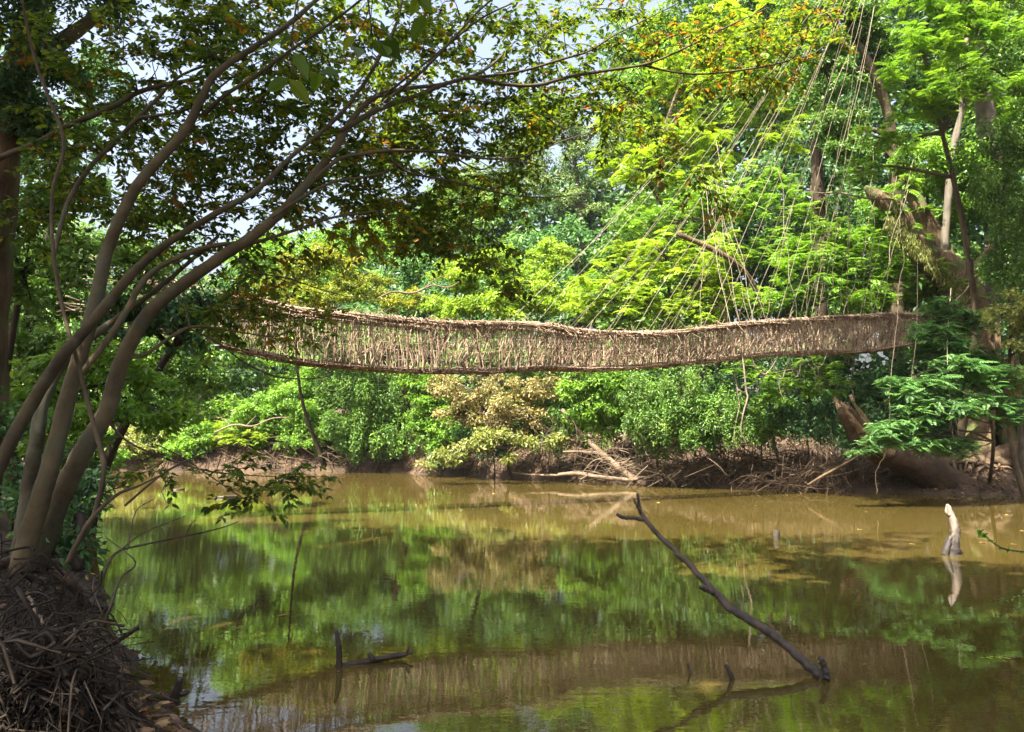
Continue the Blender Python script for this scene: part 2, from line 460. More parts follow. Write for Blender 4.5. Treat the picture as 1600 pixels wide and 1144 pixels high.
def graded(lo, hi, c0, c1, step, grow=1.09):
    a = list(np.arange(c0, c1, step)); s = step
    while a[-1] < hi: s *= grow; a.append(a[-1] + s)
    s = step
    while a[0] > lo: s *= grow; a.insert(0, a[0] - s)
    return np.array(a)
gx, gy = graded(-240, 240, -14, 17, .28), graded(-160, 260, 3, 40, .28)
GX, GY = np.meshgrid(gx, gy)
GZ = gz(GX, GY)
mb = MB()
nx, ny = len(gx), len(gy)
ii = (np.arange(ny - 1)[:, None] * nx + np.arange(nx - 1)[None, :]).reshape(-1)
mb.add(np.stack([GX, GY, GZ], -1), np.stack([ii, ii + 1, ii + nx + 1, ii + nx], -1), .5)
tag(mb.build('ground', M['soil']), 'brown earth of the river banks and the forest floor behind them', kind='structure')
mb = MB()
wx, wy = np.linspace(-80, 80, 9), np.linspace(-20, 60, 9)
WX, WY = np.meshgrid(wx, wy)
ii = (np.arange(8)[:, None] * 9 + np.arange(8)[None, :]).reshape(-1)
mb.add(np.stack([WX, WY, 0 * WX], -1), np.stack([ii, ii + 1, ii + 10, ii + 9], -1), .5)
tag(mb.build('river_water', M['water']), 'calm muddy brown river reflecting the green forest', kind='structure')

def ground_at(px, D):
    X = (px - CX) / FPX * D
    return np.array((X, D, float(gz(np.array([X]), np.array([D]))[0])))

# ------------------------------------------------------------------ trees and shrubs of the far and left banks
NLEAF = [0]
def plant(name, label, cat, base, blobs, mat, style='broad', L=.11, group=None, bark='bark', trunk=.0, seed=1, lai=1.35, k=.8,
          parts=('trunk', 'crown'), path=None, rcf=.34, wr=.5, extra_mat=None, flat=.55, fronds_as_parts=False, limb=.4):
    """blobs: (photo x, y, rx, ry, distance) of each mass of the crown; the crown is filled with leaf pads on real limbs"""
    rng = np.random.default_rng(seed)
    if L < .2: L, lai = L * 1.2, lai * 1.6
    base = np.asarray(base, float)
    root = empty(name, base, label, cat, group)
    wood, leaf = MB(), MB()
    cs = [P(b[0], b[1], b[4]) for b in blobs]
    rs = [np.array((px2m(b[2], b[4]), .85 * (px2m(b[2], b[4]) * .5 + px2m(b[3], b[4]) * .5), px2m(b[3], b[4]))) for b in blobs]
    top = cs[0]
    r0 = trunk or max(.03, .018 * np.linalg.norm(top - base))
    if path is not None:
        tp = spline(np.vstack([base - (0, 0, .3)] + [np.asarray(q, float) for q in path]), 5)
    else:
        mid1 = base * .6 + top * .4 + rng.normal(size=3) * (.12, .12, 0) * np.linalg.norm(top - base) * .5
        tp = spline([base - (0, 0, .3), mid1, top], 6)
    tr = np.linspace(r0, r0 * .35, len(tp)); tr[0] *= 1.5
    tube(wood, tp, tr, 8, .5, .10, rng)
    fr_mats = []
    for c, r in zip(cs, rs):
        # limb from the trunk to this mass
        dd = np.linalg.norm(tp - c, axis=1) + np.maximum(0, tp[:, 2] - c[2]) * 1.5
        s = tp[min(int(np.argmin(dd)), len(tp) - 1)]
        if np.linalg.norm(s - c) > .3:
            lp = spline([s, s * .45 + c * .55 + np.array((0, 0, .10)) * np.linalg.norm(c - s) + rng.normal(size=3) * .06 * np.linalg.norm(c - s), c], 4)
            tube(wood, lp, np.linspace(r0 * .42, r0 * .16, len(lp)), 5, .5)
        mean = r.mean()
        rc = np.clip(rcf * mean, .22, 1.6)
        area = 4 * math.pi * (r[0] * r[1] + r[0] * r[2] + r[1] * r[2]) / 3
        n = max(3, int(k * area / (math.pi * rc * rc)))
        for i in range(n):
            d = unit(rng.normal(size=3))
            if d[1] > .35 and rng.random() < .6: d[1] *= -1
            pc = c + d * r * (rng.random() ** .35) * rng.uniform(.75, 1.12)
            if pc[2] < .05: pc[2] = .05 + rng.random() * .2
            rr = rc * rng.uniform(.65, 1.25)
            if rng.random() < limb:
                mid = (c + pc) / 2 + np.array((0, 0, -.06)) * mean + rng.normal(size=3) * .05 * mean
                tube(wood, [c, mid, pc], np.array((.13, .09, .04)) * r0 + .004, 3, .6, ends=False)
            sh = rng.normal(0, .10)
            if style == 'broad':
                pad_broad(leaf, pc, rr, L, rng, lai, flat, wr, shade=sh)
            elif style == 'hang':
                pad_broad(leaf, pc, rr * .8, L, rng, lai, 1.5, wr, droop=.8, shade=sh)
            elif style == 'frond':
                if fronds_as_parts and len(fr_mats) < 300:
                    for q in range(5):
                        az, el = rng.uniform(0, 2 * math.pi), rng.uniform(-.45, .3)
                        fr_mats.append((pc + rng.normal(size=3) * .14 * rr, az, el, rr * rng.uniform(.75, 1.2)))
                else:
                    pad_frond(leaf, pc, rr, rng, 9, 8, sh)
    wood.build(parts[0], M[bark], root)
    if leaf.n:
        leaf.build(parts[1], M[mat], root, smooth=False)
        NLEAF[0] += leaf.n // 4
    if fr_mats:
        ms = frond_meshes(mat)
        for i, (c, az, el, s) in enumerate(fr_mats[:300]):
            o = bpy.data.objects.new('frond', ms[i % len(ms)])
            COL.objects.link(o); o.parent = root
            o.location = Vector(c - base); o.rotation_euler = (rng.normal(0, .2), -el, az); o.scale = (s, s, s)
    return root

_FM = {}
def frond_meshes(mat):
    if mat not in _FM:
        out = []
        for q in range(5):
            rng = np.random.default_rng(400 + q)
            m_ = MB()
            pos, ax, nr, ln, w = frond_arrays(rng, 9, .33, .46)
            leaves(m_, pos, ax, nr, ln, ln * w, np.clip(rng.normal(.3 + .1 * q, .08, len(pos)), 0, 1))
            out.append(m_.mesh('frond', M[mat], smooth=False))
        _FM[mat] = out
    return _FM[mat]

G = ground_at
FARG = 'tall forest trees standing behind the far bank'
# --- the forest wall far behind (one plant call per tree)
far = [
    # label, blobs, material, base x, base D, leaf length
    ('tall mid green forest tree, its crown filling the sky right of the top centre', [(1110, 40, 110, 110, 44), (1040, 150, 80, 90, 45), (1180, 130, 90, 90, 44)], 'bright', 1120, 46),
    ('tall forest tree with a high green crown behind the leaning brown trunk', [(1270, 30, 110, 120, 42), (1240, 180, 100, 100, 42), (1330, 150, 80, 100, 43)], 'mid', 1270, 44),
    ('tall dark forest tree at the top right, behind the light feathery crown', [(1420, 50, 110, 120, 36), (1400, 190, 100, 110, 37), (1490, 170, 90, 110, 36)], 'dark', 1430, 38),
    ('tall dark forest tree at the right edge of the top of the forest', [(1570, 60, 110, 130, 34), (1590, 220, 100, 120, 33), (1680, 150, 110, 150, 34)], 'mid', 1600, 36),
    ('dark forest tree rising behind the fan of pale vines', [(1230, 330, 110, 110, 38), (1150, 360, 90, 90, 39), (1290, 430, 100, 100, 37)], 'dark', 1220, 40),
    ('dark forest tree behind the stub ended limb of the rooted giant', [(1400, 360, 100, 110, 34), (1470, 440, 100, 100, 33), (1360, 470, 90, 90, 34)], 'mid', 1420, 35),
    ('dark leafy tree behind the trunk of the rooted giant at the right edge', [(1580, 380, 90, 110, 30), (1600, 520, 90, 110, 29), (1690, 450, 90, 150, 30)], 'dark', 1610, 31),
    ('deep green tree behind the lime feathery tree above the bridge', [(1030, 380, 110, 100, 40), (970, 470, 90, 80, 40), (1090, 480, 90, 80, 39)], 'mid', 1030, 42),
    ('blue green tree in the shade between the grey crown and the bridge', [(870, 400, 75, 60, 43), (830, 470, 80, 60, 42), (900, 480, 80, 60, 42)], 'teal', 870, 44),
    ('blue green tree above the middle of the bridge, left of the bright bushes', [(660, 440, 85, 55, 43), (740, 480, 90, 60, 42), (600, 490, 80, 60, 43)], 'teal', 660, 45),
    ('round green forest tree under the low end of the overhanging canopy', [(760, 330, 80, 70, 48), (690, 360, 70, 60, 48), (800, 390, 60, 50, 47)], 'mid', 750, 50),
    ('hazy light green forest tree seen below the bright gap of sky', [(560, 390, 80, 60, 46), (620, 360, 60, 50, 47), (500, 420, 70, 60, 46)], 'bright', 560, 48),
    ('hazy green forest tree behind the left part of the bridge', [(430, 430, 80, 65, 44), (380, 480, 80, 70, 43), (470, 490, 80, 60, 43)], 'bright', 430, 46),
    ('green forest tree behind the leaning stems at the left', [(290, 450, 80, 80, 42), (250, 540, 90, 80, 41), (330, 560, 80, 70, 40)], 'mid', 290, 44),
    ('forest tree far behind the left bank, low in the gap of the stems', [(130, 430, 100, 110, 44), (60, 520, 110, 110, 43), (170, 550, 90, 90, 42)], 'mid', 130, 46),
    ('forest tree far behind the left bank at the left edge', [(-20, 380, 110, 120, 44), (-60, 520, 120, 120, 43)], 'dark', -20, 46),
]
far += [('pale grey green forest tree between the overhanging canopy and the thin tall tree', [(800, 255, 65, 55, 50), (745, 300, 60, 45, 50), (850, 190, 50, 50, 51), (700, 330, 55, 40, 50)], 'grey', 790, 52)]
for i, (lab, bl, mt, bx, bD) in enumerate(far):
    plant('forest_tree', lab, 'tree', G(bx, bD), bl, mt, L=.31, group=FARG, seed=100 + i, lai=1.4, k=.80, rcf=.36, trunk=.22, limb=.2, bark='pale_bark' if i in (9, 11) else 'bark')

# lower storey that closes the view under and behind the bridge
low = [
    ('shaded dark bush low behind the tan shrub under the bridge', [(760, 560, 90, 60, 37), (700, 610, 70, 60, 36), (830, 620, 70, 60, 36)], 'mid', 760, 37, .15),
    ('shaded dark bush behind the bright shrub under the middle of the bridge', [(960, 570, 90, 60, 34), (1010, 630, 80, 60, 33), (900, 640, 60, 60, 34)], 'mid', 960, 35, .15),
    ('dark bush filling the shade under the right half of the bridge', [(1130, 560, 90, 60, 31), (1190, 640, 70, 60, 29), (1080, 640, 60, 50, 30)], 'dark', 1130, 32, .14),
    ('dark bush behind the hollow fallen trunk', [(1300, 580, 90, 60, 29), (1260, 640, 60, 50, 27.5), (1370, 620, 70, 60, 28)], 'dark', 1300, 30, .13),
    ('dark bush in the shade behind the feathery spray and the roots', [(1450, 570, 90, 70, 27), (1420, 650, 60, 50, 26.5), (1520, 650, 70, 60, 26.5)], 'dark', 1450, 28, .13),
    ('dark bush at the right edge behind the spreading roots', [(1590, 620, 70, 80, 25.5), (1640, 560, 70, 90, 26)], 'dark', 1600, 27, .13),
    ('shaded green bush behind the vine covered tree under the bridge', [(570, 560, 90, 70, 40), (620, 630, 70, 60, 39), (520, 640, 70, 60, 39.5)], 'mid', 570, 41, .16),
    ('green bush on the far bank under the left end of the bridge', [(420, 570, 90, 60, 42), (360, 640, 80, 50, 41), (460, 650, 60, 50, 41)], 'bright', 420, 43, .16),
    ('green bush on the far bank behind the leaning stems', [(240, 620, 90, 70, 41), (160, 640, 90, 60, 41), (300, 680, 60, 35, 40.5)], 'mid', 240, 42, .16),
    ('far green bush low at the left edge behind the stems', [(50, 630, 100, 80, 42), (-60, 640, 100, 80, 42)], 'mid', 50, 43, .16),
]
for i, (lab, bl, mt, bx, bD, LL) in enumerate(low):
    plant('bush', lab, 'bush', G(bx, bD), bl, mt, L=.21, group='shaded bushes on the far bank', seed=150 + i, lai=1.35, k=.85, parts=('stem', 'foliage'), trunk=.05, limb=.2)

# the forest beyond, one dense mass behind every tree that can be told apart
rng = np.random.default_rng(7)
m_ = MB()
for x0, x1, ytop, D, n in [(-700, 150, 180, 62, 190), (120, 440, 440, 62, 90), (400, 660, 380, 62, 110), (620, 860, 345, 62, 110), (840, 1010, 290, 60, 100), (980, 1130, 60, 56, 190), (1100, 2300, -70, 54, 640)]:
    for i in range(n):
        x = rng.uniform(x0, x1); y = ytop + (700 - ytop) * rng.random() ** 1.05 + rng.normal() * 12
        c = P(x, y, D + rng.uniform(-3, 6))
        if c[2] < 1: c[2] = rng.uniform(1, 4)
        pad_broad(m_, c, rng.uniform(1.4, 2.6), .95, rng, 1.15, .75)
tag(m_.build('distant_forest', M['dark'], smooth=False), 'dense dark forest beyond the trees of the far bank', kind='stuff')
bank = [(140, 705, 35.2), (215, 700, 35.4), (285, 700, 35.6), (345, 700, 37.6), (420, 700, 37.2), (500, 700, 36.8), (560, 690, 36.6)]
for i, (x, y, D) in enumerate(bank):
    plant('low_shrub', ['low green shrub at the far waterline behind the left stems', 'pale low shrub on the far bank left of the feathery shrub', 'low shrub on the far bank beside the feathery shrub', 'low leafy shrub on the far bank below the light green shrub',
          'low dry looking shrub on the far bank under the bridge end', 'small green shrub among the dry twigs of the far bank', 'small shrub left of the vine covered tree foot'][i],
          'shrub', G(x, D + .6), [(x, y, 40, 18, D), (x + 25, y - 22, 34, 18, D + .3), (x - 28, y - 18, 34, 18, D + .3)], ['bright', 'pale', 'bright', 'lime', 'pale', 'bright', 'mid'][i], L=.13, seed=170 + i, lai=1.2, parts=('stem', 'foliage'), trunk=.03)
bank2 = [(690, 705, 31.2), (770, 700, 30), (860, 690, 28.8), (940, 672, 28), (1030, 690, 26.2), (1110, 685, 25.6), (1190, 668, 24.9), (1260, 665, 24.4), (1330, 690, 23.8), (1500, 650, 26.8), (1600, 640, 26.4)]
for i, (x, y, D) in enumerate(bank2):
    plant('hanging_bush', ['dark leafy bush hanging over the far water beside the reaching branch', 'dark bush in the hollow of the bank below the tan shrub', 'shaded bush behind the top of the slanting dead trunk', 'leafy bush right of the slanting dead trunk',
          'scrubby bush over the heap of dry twigs', 'scrubby olive bush over the right part of the twig heap', 'dark bush under the feathery light green shrub', 'dark bush between the feathery shrub and the hollow trunk',
          'dark bush behind the hollow trunk lip', 'dark bush behind the foot of the rooted giant', 'dark bush at the right edge behind the roots'][i],
          'bush', G(x, D + .8), [(x, y, 42, 24, D), (x + 30, y - 20, 38, 24, D + .3), (x - 30, y - 18, 38, 22, D + .3)], ['mid', 'dark', 'mid', 'bright', 'grey', 'grey', 'mid', 'dark', 'dark', 'mid', 'mid'][i], 'hang', L=.12, seed=190 + i, lai=1.1, parts=('stem', 'foliage'), trunk=.04)
plant('grey_crowned_tree', 'tall thin grey green tree with a pale straight trunk against the sky above the bridge', 'tree', G(906, 44),
      [(890, 210, 60, 55, 44), (930, 260, 55, 50, 44), (850, 280, 60, 50, 44), (900, 320, 50, 35, 44), (960, 200, 45, 45, 45), (845, 200, 40, 35, 45)],
      'grey', L=.15, bark='pale_bark', trunk=.24, seed=11, lai=.7, k=.55, limb=.8, path=[P(907, 400, 44), P(904, 300, 44), P(890, 200, 44)])
plant('feathery_tree', 'bright lime tree with feathery drooping foliage just above the middle of the bridge', 'tree', G(1075, 28.5),
      [(1040, 400, 80, 45, 27), (960, 440, 70, 40, 27), (1000, 470, 80, 35, 26.5), (1090, 440, 75, 45, 27), (1080, 490, 70, 25, 26.5), (920, 480, 40, 25, 27), (1120, 395, 50, 35, 27.5), (990, 400, 50, 30, 28), (1170, 465, 40, 30, 27)],
      'lime', 'frond', seed=12, trunk=.10, k=1.25, fronds_as_parts=True)
plant('feathery_tree', 'tall lime feathery tree whose layered crown climbs to the top behind the pale vines', 'tree', G(1110, 34),
      [(1010, 280, 80, 55, 32), (1080, 220, 90, 60, 32), (970, 200, 55, 40, 33), (1140, 150, 85, 60, 32), (1060, 110, 65, 45, 33), (1190, 70, 85, 60, 32), (1120, 290, 70, 45, 31), (955, 250, 45, 35, 33), (1130, 40, 60, 45, 33), (1210, 200, 60, 45, 32)],
      'lime', 'frond', seed=13, trunk=.16, k=.95)
plant('feathery_tree', 'bright green feathery tree hanging its layers at the top right of the forest', 'tree', G(1490, 25.5),
      [(1440, 70, 90, 55, 22), (1540, 50, 80, 55, 22), (1420, 150, 75, 50, 22), (1500, 140, 70, 50, 21.5), (1375, 215, 60, 35, 22), (1590, 130, 60, 60, 22), (1460, 10, 80, 40, 22), (1570, 0, 70, 40, 22), (1350, 265, 40, 25, 22)],
      'bright', 'frond', seed=14, trunk=.14, k=.8)
plant('feathery_tree', 'lime feathery tree filling the gap under the fan of vines behind the bridge', 'tree', G(1150, 32),
      [(1120, 330, 70, 45, 30), (1190, 390, 60, 40, 30), (1080, 340, 60, 40, 30.5), (1240, 330, 55, 40, 30), (1190, 290, 55, 40, 30.5), (1010, 350, 60, 40, 30.5)], 'bright', 'frond', seed=35, trunk=.12, k=.9)
plant('brown_trunk_tree', 'dark green tree with a leaning brown trunk beside the light feathery crown', 'tree', G(1400, 29.5),
      [(1330, 30, 60, 55, 28), (1290, 110, 55, 50, 28), (1370, 100, 50, 60, 28.5), (1300, 200, 50, 40, 28), (1260, 20, 50, 50, 28), (1330, 235, 45, 30, 27.5)],
      'mid', seed=15, trunk=.26, L=.13, path=[P(1400, 330, 29), P(1390, 190, 28.5), P(1362, 110, 28), P(1335, 50, 28), P(1310, -20, 28)])
plant('feathery_tree', 'green feathery tree in front of dark forest just above the bridge\'s right half', 'tree', G(1300, 27.5),
      [(1280, 420, 80, 40, 26), (1225, 465, 65, 30, 26), (1340, 395, 60, 40, 26), (1390, 435, 55, 40, 26), (1290, 365, 50, 30, 26.5), (1330, 460, 70, 30, 25.5), (1240, 400, 40, 30, 27)],
      'bright', 'frond', seed=16, trunk=.09, k=1.15)
plant('glossy_tree', 'small leaved green tree around the stub ended limb of the rooted giant', 'tree', G(1440, 26),
      [(1445, 265, 65, 40, 25.8), (1395, 350, 36, 40, 26.6), (1490, 330, 45, 45, 26.2), (1420, 420, 40, 36, 26.4), (1370, 330, 36, 30, 26.6), (1500, 245, 50, 36, 25.6)], 'bright', seed=17, trunk=.08, L=.11)
plant('creeper_tree', 'creeper covered tree with tiny pale leaves at the right edge above the bridge', 'tree', G(1590, 24.5),
      [(1560, 320, 60, 65, 22), (1595, 420, 50, 60, 22), (1550, 240, 55, 45, 22), (1620, 300, 50, 70, 22), (1560, 410, 40, 40, 22.5), (1600, 210, 50, 50, 22)], 'mid', 'hang', seed=18, trunk=.10, L=.085, bark='pale_bark')
plant('pale_leaved_shrub', 'pale yellow green shrub at the right edge below the creeper covered tree', 'shrub', G(1600, 22.7),
      [(1580, 490, 45, 40, 20.5), (1605, 550, 40, 40, 20.5), (1625, 490, 40, 50, 20.5), (1590, 590, 30, 25, 20.5)], 'pale', seed=19, L=.10, parts=('stem', 'foliage'), k=.65)
plant('feathery_shrub', 'feathery light green shrub under the bridge left of the hollow fallen trunk', 'shrub', G(1220, 25.6),
      [(1200, 585, 55, 25, 24), (1165, 570, 40, 18, 24), (1240, 610, 50, 22, 24), (1300, 600, 45, 20, 24), (1275, 575, 40, 18, 24), (1190, 625, 35, 16, 24)], 'bright', 'frond', seed=20, parts=('stem', 'foliage'), fronds_as_parts=True)
plant('dense_bush', 'dense small leaved bush on the far bank right of the slanting dead trunk', 'bush', G(1085, 27.6),
      [(1080, 615, 60, 40, 25.2), (1040, 655, 50, 35, 25.3), (1120, 650, 55, 35, 24.9), (1000, 620, 40, 35, 26), (1075, 680, 45, 22, 25.1), (1160, 670, 40, 25, 24.6), (1060, 590, 30, 22, 25.6), (1000, 665, 30, 18, 25.8)], 'mid', 'hang', seed=21, L=.085, parts=('stem', 'foliage'), lai=1.1)
plant('glossy_shrub', 'bright glossy green shrub under the bridge beside the top of the slanting dead trunk', 'shrub', G(930, 29.2),
      [(905, 605, 35, 28, 27.6), (955, 600, 38, 28, 27.6), (930, 640, 35, 25, 27.6), (980, 640, 30, 22, 27.6)], 'bright', seed=22, L=.12, parts=('stem', 'foliage'))
plant('tan_shrub', 'drying shrub with tan and olive leaves under the middle of the bridge', 'shrub', G(800, 30.6),
      [(740, 610, 55, 28, 29), (800, 620, 60, 30, 28.6), (850, 605, 40, 25, 28.6), (715, 645, 45, 26, 29), (785, 660, 60, 20, 28.6), (840, 650, 40, 22, 28.6), (690, 600, 30, 22, 29.5)], 'dry', seed=23, L=.11, parts=('stem', 'foliage'), lai=.7, limb=.9)
plant('green_shrub', 'fresh green shrub left of the tan shrub, hanging down to the far water', 'shrub', G(670, 33.4),
      [(675, 620, 35, 38, 31.5), (655, 590, 28, 25, 31.5), (690, 675, 35, 28, 31.2), (660, 660, 28, 25, 31.5)], 'bright', seed=24, L=.12, parts=('stem', 'foliage'))
plant('vine_covered_tree', 'dark tree hung with creepers below the left half of the bridge', 'tree', G(630, 35.5),
      [(580, 615, 55, 50, 34), (545, 660, 45, 45, 34), (605, 675, 38, 35, 34), (520, 605, 40, 40, 34.5), (560, 570, 60, 30, 34.5), (570, 705, 30, 18, 34)], 'mid', 'hang', seed=25, L=.11, trunk=.30, bark='dark_bark', path=[P(633, 640, 35), P(628, 590, 35), P(620, 540, 35)])
plant('light_green_shrub', 'light green shrub on the far bank below the left end of the bridge', 'shrub', G(450, 38.5),
      [(450, 640, 55, 45, 36.5), (490, 605, 45, 40, 37), (405, 655, 45, 40, 36.5), (480, 690, 45, 22, 36), (520, 670, 30, 25, 36)], 'bright', seed=26, L=.13, parts=('stem', 'foliage'))
plant('feathery_shrub', 'pale lime feathery shrub low over the far water behind the leaning stems', 'shrub', G(370, 38),
      [(370, 690, 45, 16, 36), (330, 670, 40, 16, 36.5), (410, 680, 30, 12, 36), (300, 690, 30, 12, 36)], 'lime', 'frond', seed=27, parts=('stem', 'foliage'), k=1.0, rcf=.5)
plant('yellowing_tree', 'lime and yellow tree above the left part of the bridge', 'tree', G(510, 35.5),
      [(460, 430, 50, 32, 33), (520, 410, 50, 35, 33), (565, 450, 50, 30, 33), (625, 475, 45, 22, 33), (500, 465, 55, 22, 32.5), (420, 465, 40, 25, 33)], 'yellow', seed=28, L=.12, lai=1.0, trunk=.1, bark='dark_bark')
plant('bright_bush', 'fresh green leafy bushy tree right behind the middle of the bridge rail', 'tree', G(790, 35),
      [(720, 440, 48, 40, 33), (780, 425, 52, 42, 33), (825, 460, 55, 35, 32.5), (850, 410, 42, 36, 33.5), (700, 480, 55, 25, 32.5), (885, 475, 48, 30, 32), (770, 480, 60, 25, 32)], 'lime', seed=29, L=.13, lai=1.2)
plant('overhanging_shrub', 'leafy branch with fresh pale leaves reaching low over the water under the bridge', 'shrub', G(960, 28.3),
      [(735, 695, 32, 12, 27.2), (700, 715, 28, 12, 27.2), (670, 728, 16, 8, 27.2), (775, 680, 28, 10, 27.4), (820, 690, 30, 11, 27.6), (800, 720, 14, 8, 27.4), (870, 690, 25, 10, 27.8)],
      'pale', seed=30, L=.13, parts=('stem', 'foliage'), lai=.8, k=1.0, rcf=.6, trunk=.05, path=[P(900, 690, 28), P(830, 695, 27.6), P(760, 702, 27.3), P(690, 722, 27.2)])

# --- left bank, behind the leaning stems
left = [
    ('shady_tree', 'dark leafy tree on the left bank at the left edge under the thick pale limb', 'tree', [(60, 330, 80, 55, 13), (130, 300, 60, 40, 13), (35, 420, 75, 60, 12.5), (125, 410, 65, 45, 12.5), (220, 345, 60, 45, 13.5), (230, 420, 55, 45, 13.5), (-30, 350, 60, 90, 12.5)], 'mid', G(40, 13.5), .10, .10),
    ('shady_tree', 'dark glossy tree at the left landing of the bridge, its leaves hiding the end', 'tree', [(320, 470, 55, 36, 14.5), (270, 510, 60, 45, 14), (370, 455, 40, 24, 15), (230, 480, 60, 40, 14), (170, 500, 60, 40, 13.5), (320, 530, 35, 25, 14)], 'dark', G(140, 15), .11, .14),
    ('leafy_shrub', 'sunlit fresh green shrub between the leaning stems and the water', 'shrub', [(120, 560, 60, 40, 12), (60, 600, 65, 55, 12), (200, 595, 55, 36, 12.5), (165, 660, 55, 36, 12), (255, 610, 45, 32, 13), (240, 655, 36, 25, 13), (60, 680, 60, 40, 11.5), (290, 650, 30, 22, 13)], 'bright', G(100, 12.4), .12, .05),
    ('leafy_shrub', 'low dark shrub on the left bank behind the foot of the leaning stems', 'shrub', [(40, 740, 60, 40, 10), (-20, 660, 60, 80, 10), (120, 730, 36, 25, 11), (20, 800, 50, 30, 9)], 'dark', G(15, 9.6), .09, .04),
    ('fine_leaved_tree', 'blue green tree with fine hazy leaves behind the thick pale limb at the top left', 'tree', [(150, 120, 60, 40, 16), (110, 190, 60, 40, 16), (60, 230, 60, 50, 16), (190, 170, 40, 30, 16.5), (30, 130, 60, 60, 15.5)], 'teal', G(20, 17), .075, .12),
]
left += [('shady_tree', 'dense dark tree on the left bank filling the gaps between the leaning stems', 'tree', [(60, 470, 70, 50, 16), (150, 470, 60, 45, 16.5), (250, 560, 55, 40, 17), (60, 560, 70, 50, 15.5), (20, 680, 60, 50, 14), (150, 600, 60, 40, 16.5), (-30, 520, 60, 90, 15), (230, 400, 60, 36, 17), (310, 590, 45, 26, 17.5), (110, 660, 50, 36, 15.5)], 'mid', G(30, 16), .10, .12),
         ('waterside_shrub', 'dark leafy shrub at the left waterline between the stems and the post', 'shrub', [(118, 770, 26, 20, 10.5), (90, 800, 30, 24, 9.5), (130, 740, 26, 20, 12), (70, 840, 30, 22, 8)], 'mid', G(88, 9.6), .09, .03),
         ('waterside_shrub', 'small dark shrub at the waterline beside the broken post', 'shrub', [(128, 800, 22, 24, 7.5), (116, 850, 26, 18, 7.0), (138, 765, 18, 16, 8)], 'dark', G(105, 7.2), .07, .02),
         ('waterside_shrub', 'fresh green shrub farther along the left waterline behind the stems', 'shrub', [(150, 725, 30, 22, 17), (110, 715, 34, 26, 16), (185, 712, 26, 18, 19), (140, 690, 34, 22, 17)], 'bright', G(112, 17.5), .11, .04)]
for i, (nm, lab, cat, bl, mt, bs, LL, tk) in enumerate(left):
    plant(nm, lab, cat, bs, bl, mt, L=LL, seed=60 + i, trunk=tk, lai=.95, k=.7, parts=('trunk', 'crown') if cat == 'tree' else ('stem', 'foliage'), bark='dark_bark', limb=.6)

# big trunk at the top left edge, with its thick pale limb
def limb_path(pts, n=5):
    """(x, y, width px, D) rows -> points and radii"""
    q = spline([np.concatenate([P(a[0], a[1], a[3]), [px2m(a[2], a[3]) / 2]]) for a in pts], n)
    return q[:, :3], np.maximum(q[:, 3], .002)

rng = np.random.default_rng(5)
bt = G(-30, 10.5)
o = empty('shade_tree', bt, 'big rough trunked tree at the left edge with a thick pale limb high up', 'tree')
mb = MB()
p_, r_ = limb_path([(-30, 760, 70, 10.5), (-20, 500, 60, 10.4), (5, 240, 50, 10.2), (25, 130, 46, 10), (42, 60, 44, 10), (62, -20, 40, 10), (90, -160, 34, 10)])
p_[0] = bt - (0, 0, .3)
tube(mb, p_, r_, 12, .35, .10, rng)
mb.build('trunk', M['banyan'], o)
mb = MB()
p_, r_ = limb_path([(35, 100, 30, 10), (75, 78, 28, 9.9), (120, 48, 22, 9.8), (165, 15, 17, 9.7), (205, -10, 14, 9.6), (300, -60, 10, 9.5)])
tube(mb, p_, r_, 9, .8, .06, rng)
mb.build('branch', M['pale_bark'], o)
lf = MB()
for (x, y, rx, ry, D) in [(40, 40, 60, 50, 9.6), (120, -10, 80, 40, 9.6), (20, 150, 40, 50, 9.7), (200, -30, 80, 40, 9.5), (-30, 60, 60, 120, 9.6), (90, 110, 40, 25, 9.8), (60, 200, 40, 30, 10)]:
    c = P(x, y, D); r = np.array((px2m(rx, D), .5, px2m(ry, D)))
    for i in range(16):
        pad_broad(lf, c + unit(rng.normal(size=3)) * r * rng.random() ** .4, .24, .085, rng, .9)
lf.build('crown', M['dark'], o, smooth=False)

# ------------------------------------------------------------------ trees of the near bank beside and behind the camera, whose crowns reach over the water
def shade_tree(label, base, cens, seed):
    rng = np.random.default_rng(seed)
    base = np.array((base[0], base[1], float(gz(np.array([base[0]]), np.array([base[1]]))[0])))
    o = empty('tall_tree', base, label, 'tree')
    wood, leaf = MB(), MB()
    cs = [np.array(c[:3]) for c in cens]
    top = base + (0, 0, 8.5)
    tp = spline([base - (0, 0, .3), base + (.1, .1, 4), top], 6)
    tube(wood, tp, np.linspace(.30, .18, len(tp)), 10, .5, .06, rng)
    for c, q in zip(cs, cens):
        lp = spline([top - (0, 0, rng.uniform(0, 2)), top * .5 + c * .5 + (0, 0, .6), c], 5)
        tube(wood, lp, np.linspace(.13, .05, len(lp)), 6)
        R = q[3]
        for i in range(int(q[4])):
            pc = c + unit(rng.normal(size=3)) * np.array((R, R, R * .35)) * rng.random() ** .5
            tube(wood, [c, (c + pc) / 2 + (0, 0, .1), pc], (.03, .02, .008), 3, ends=False)
            pad_broad(leaf, pc, .68, .34, rng, 1.6)
    wood.build('trunk', M['bark'], o)
    leaf.build('crown', M['mid'], o, smooth=False)
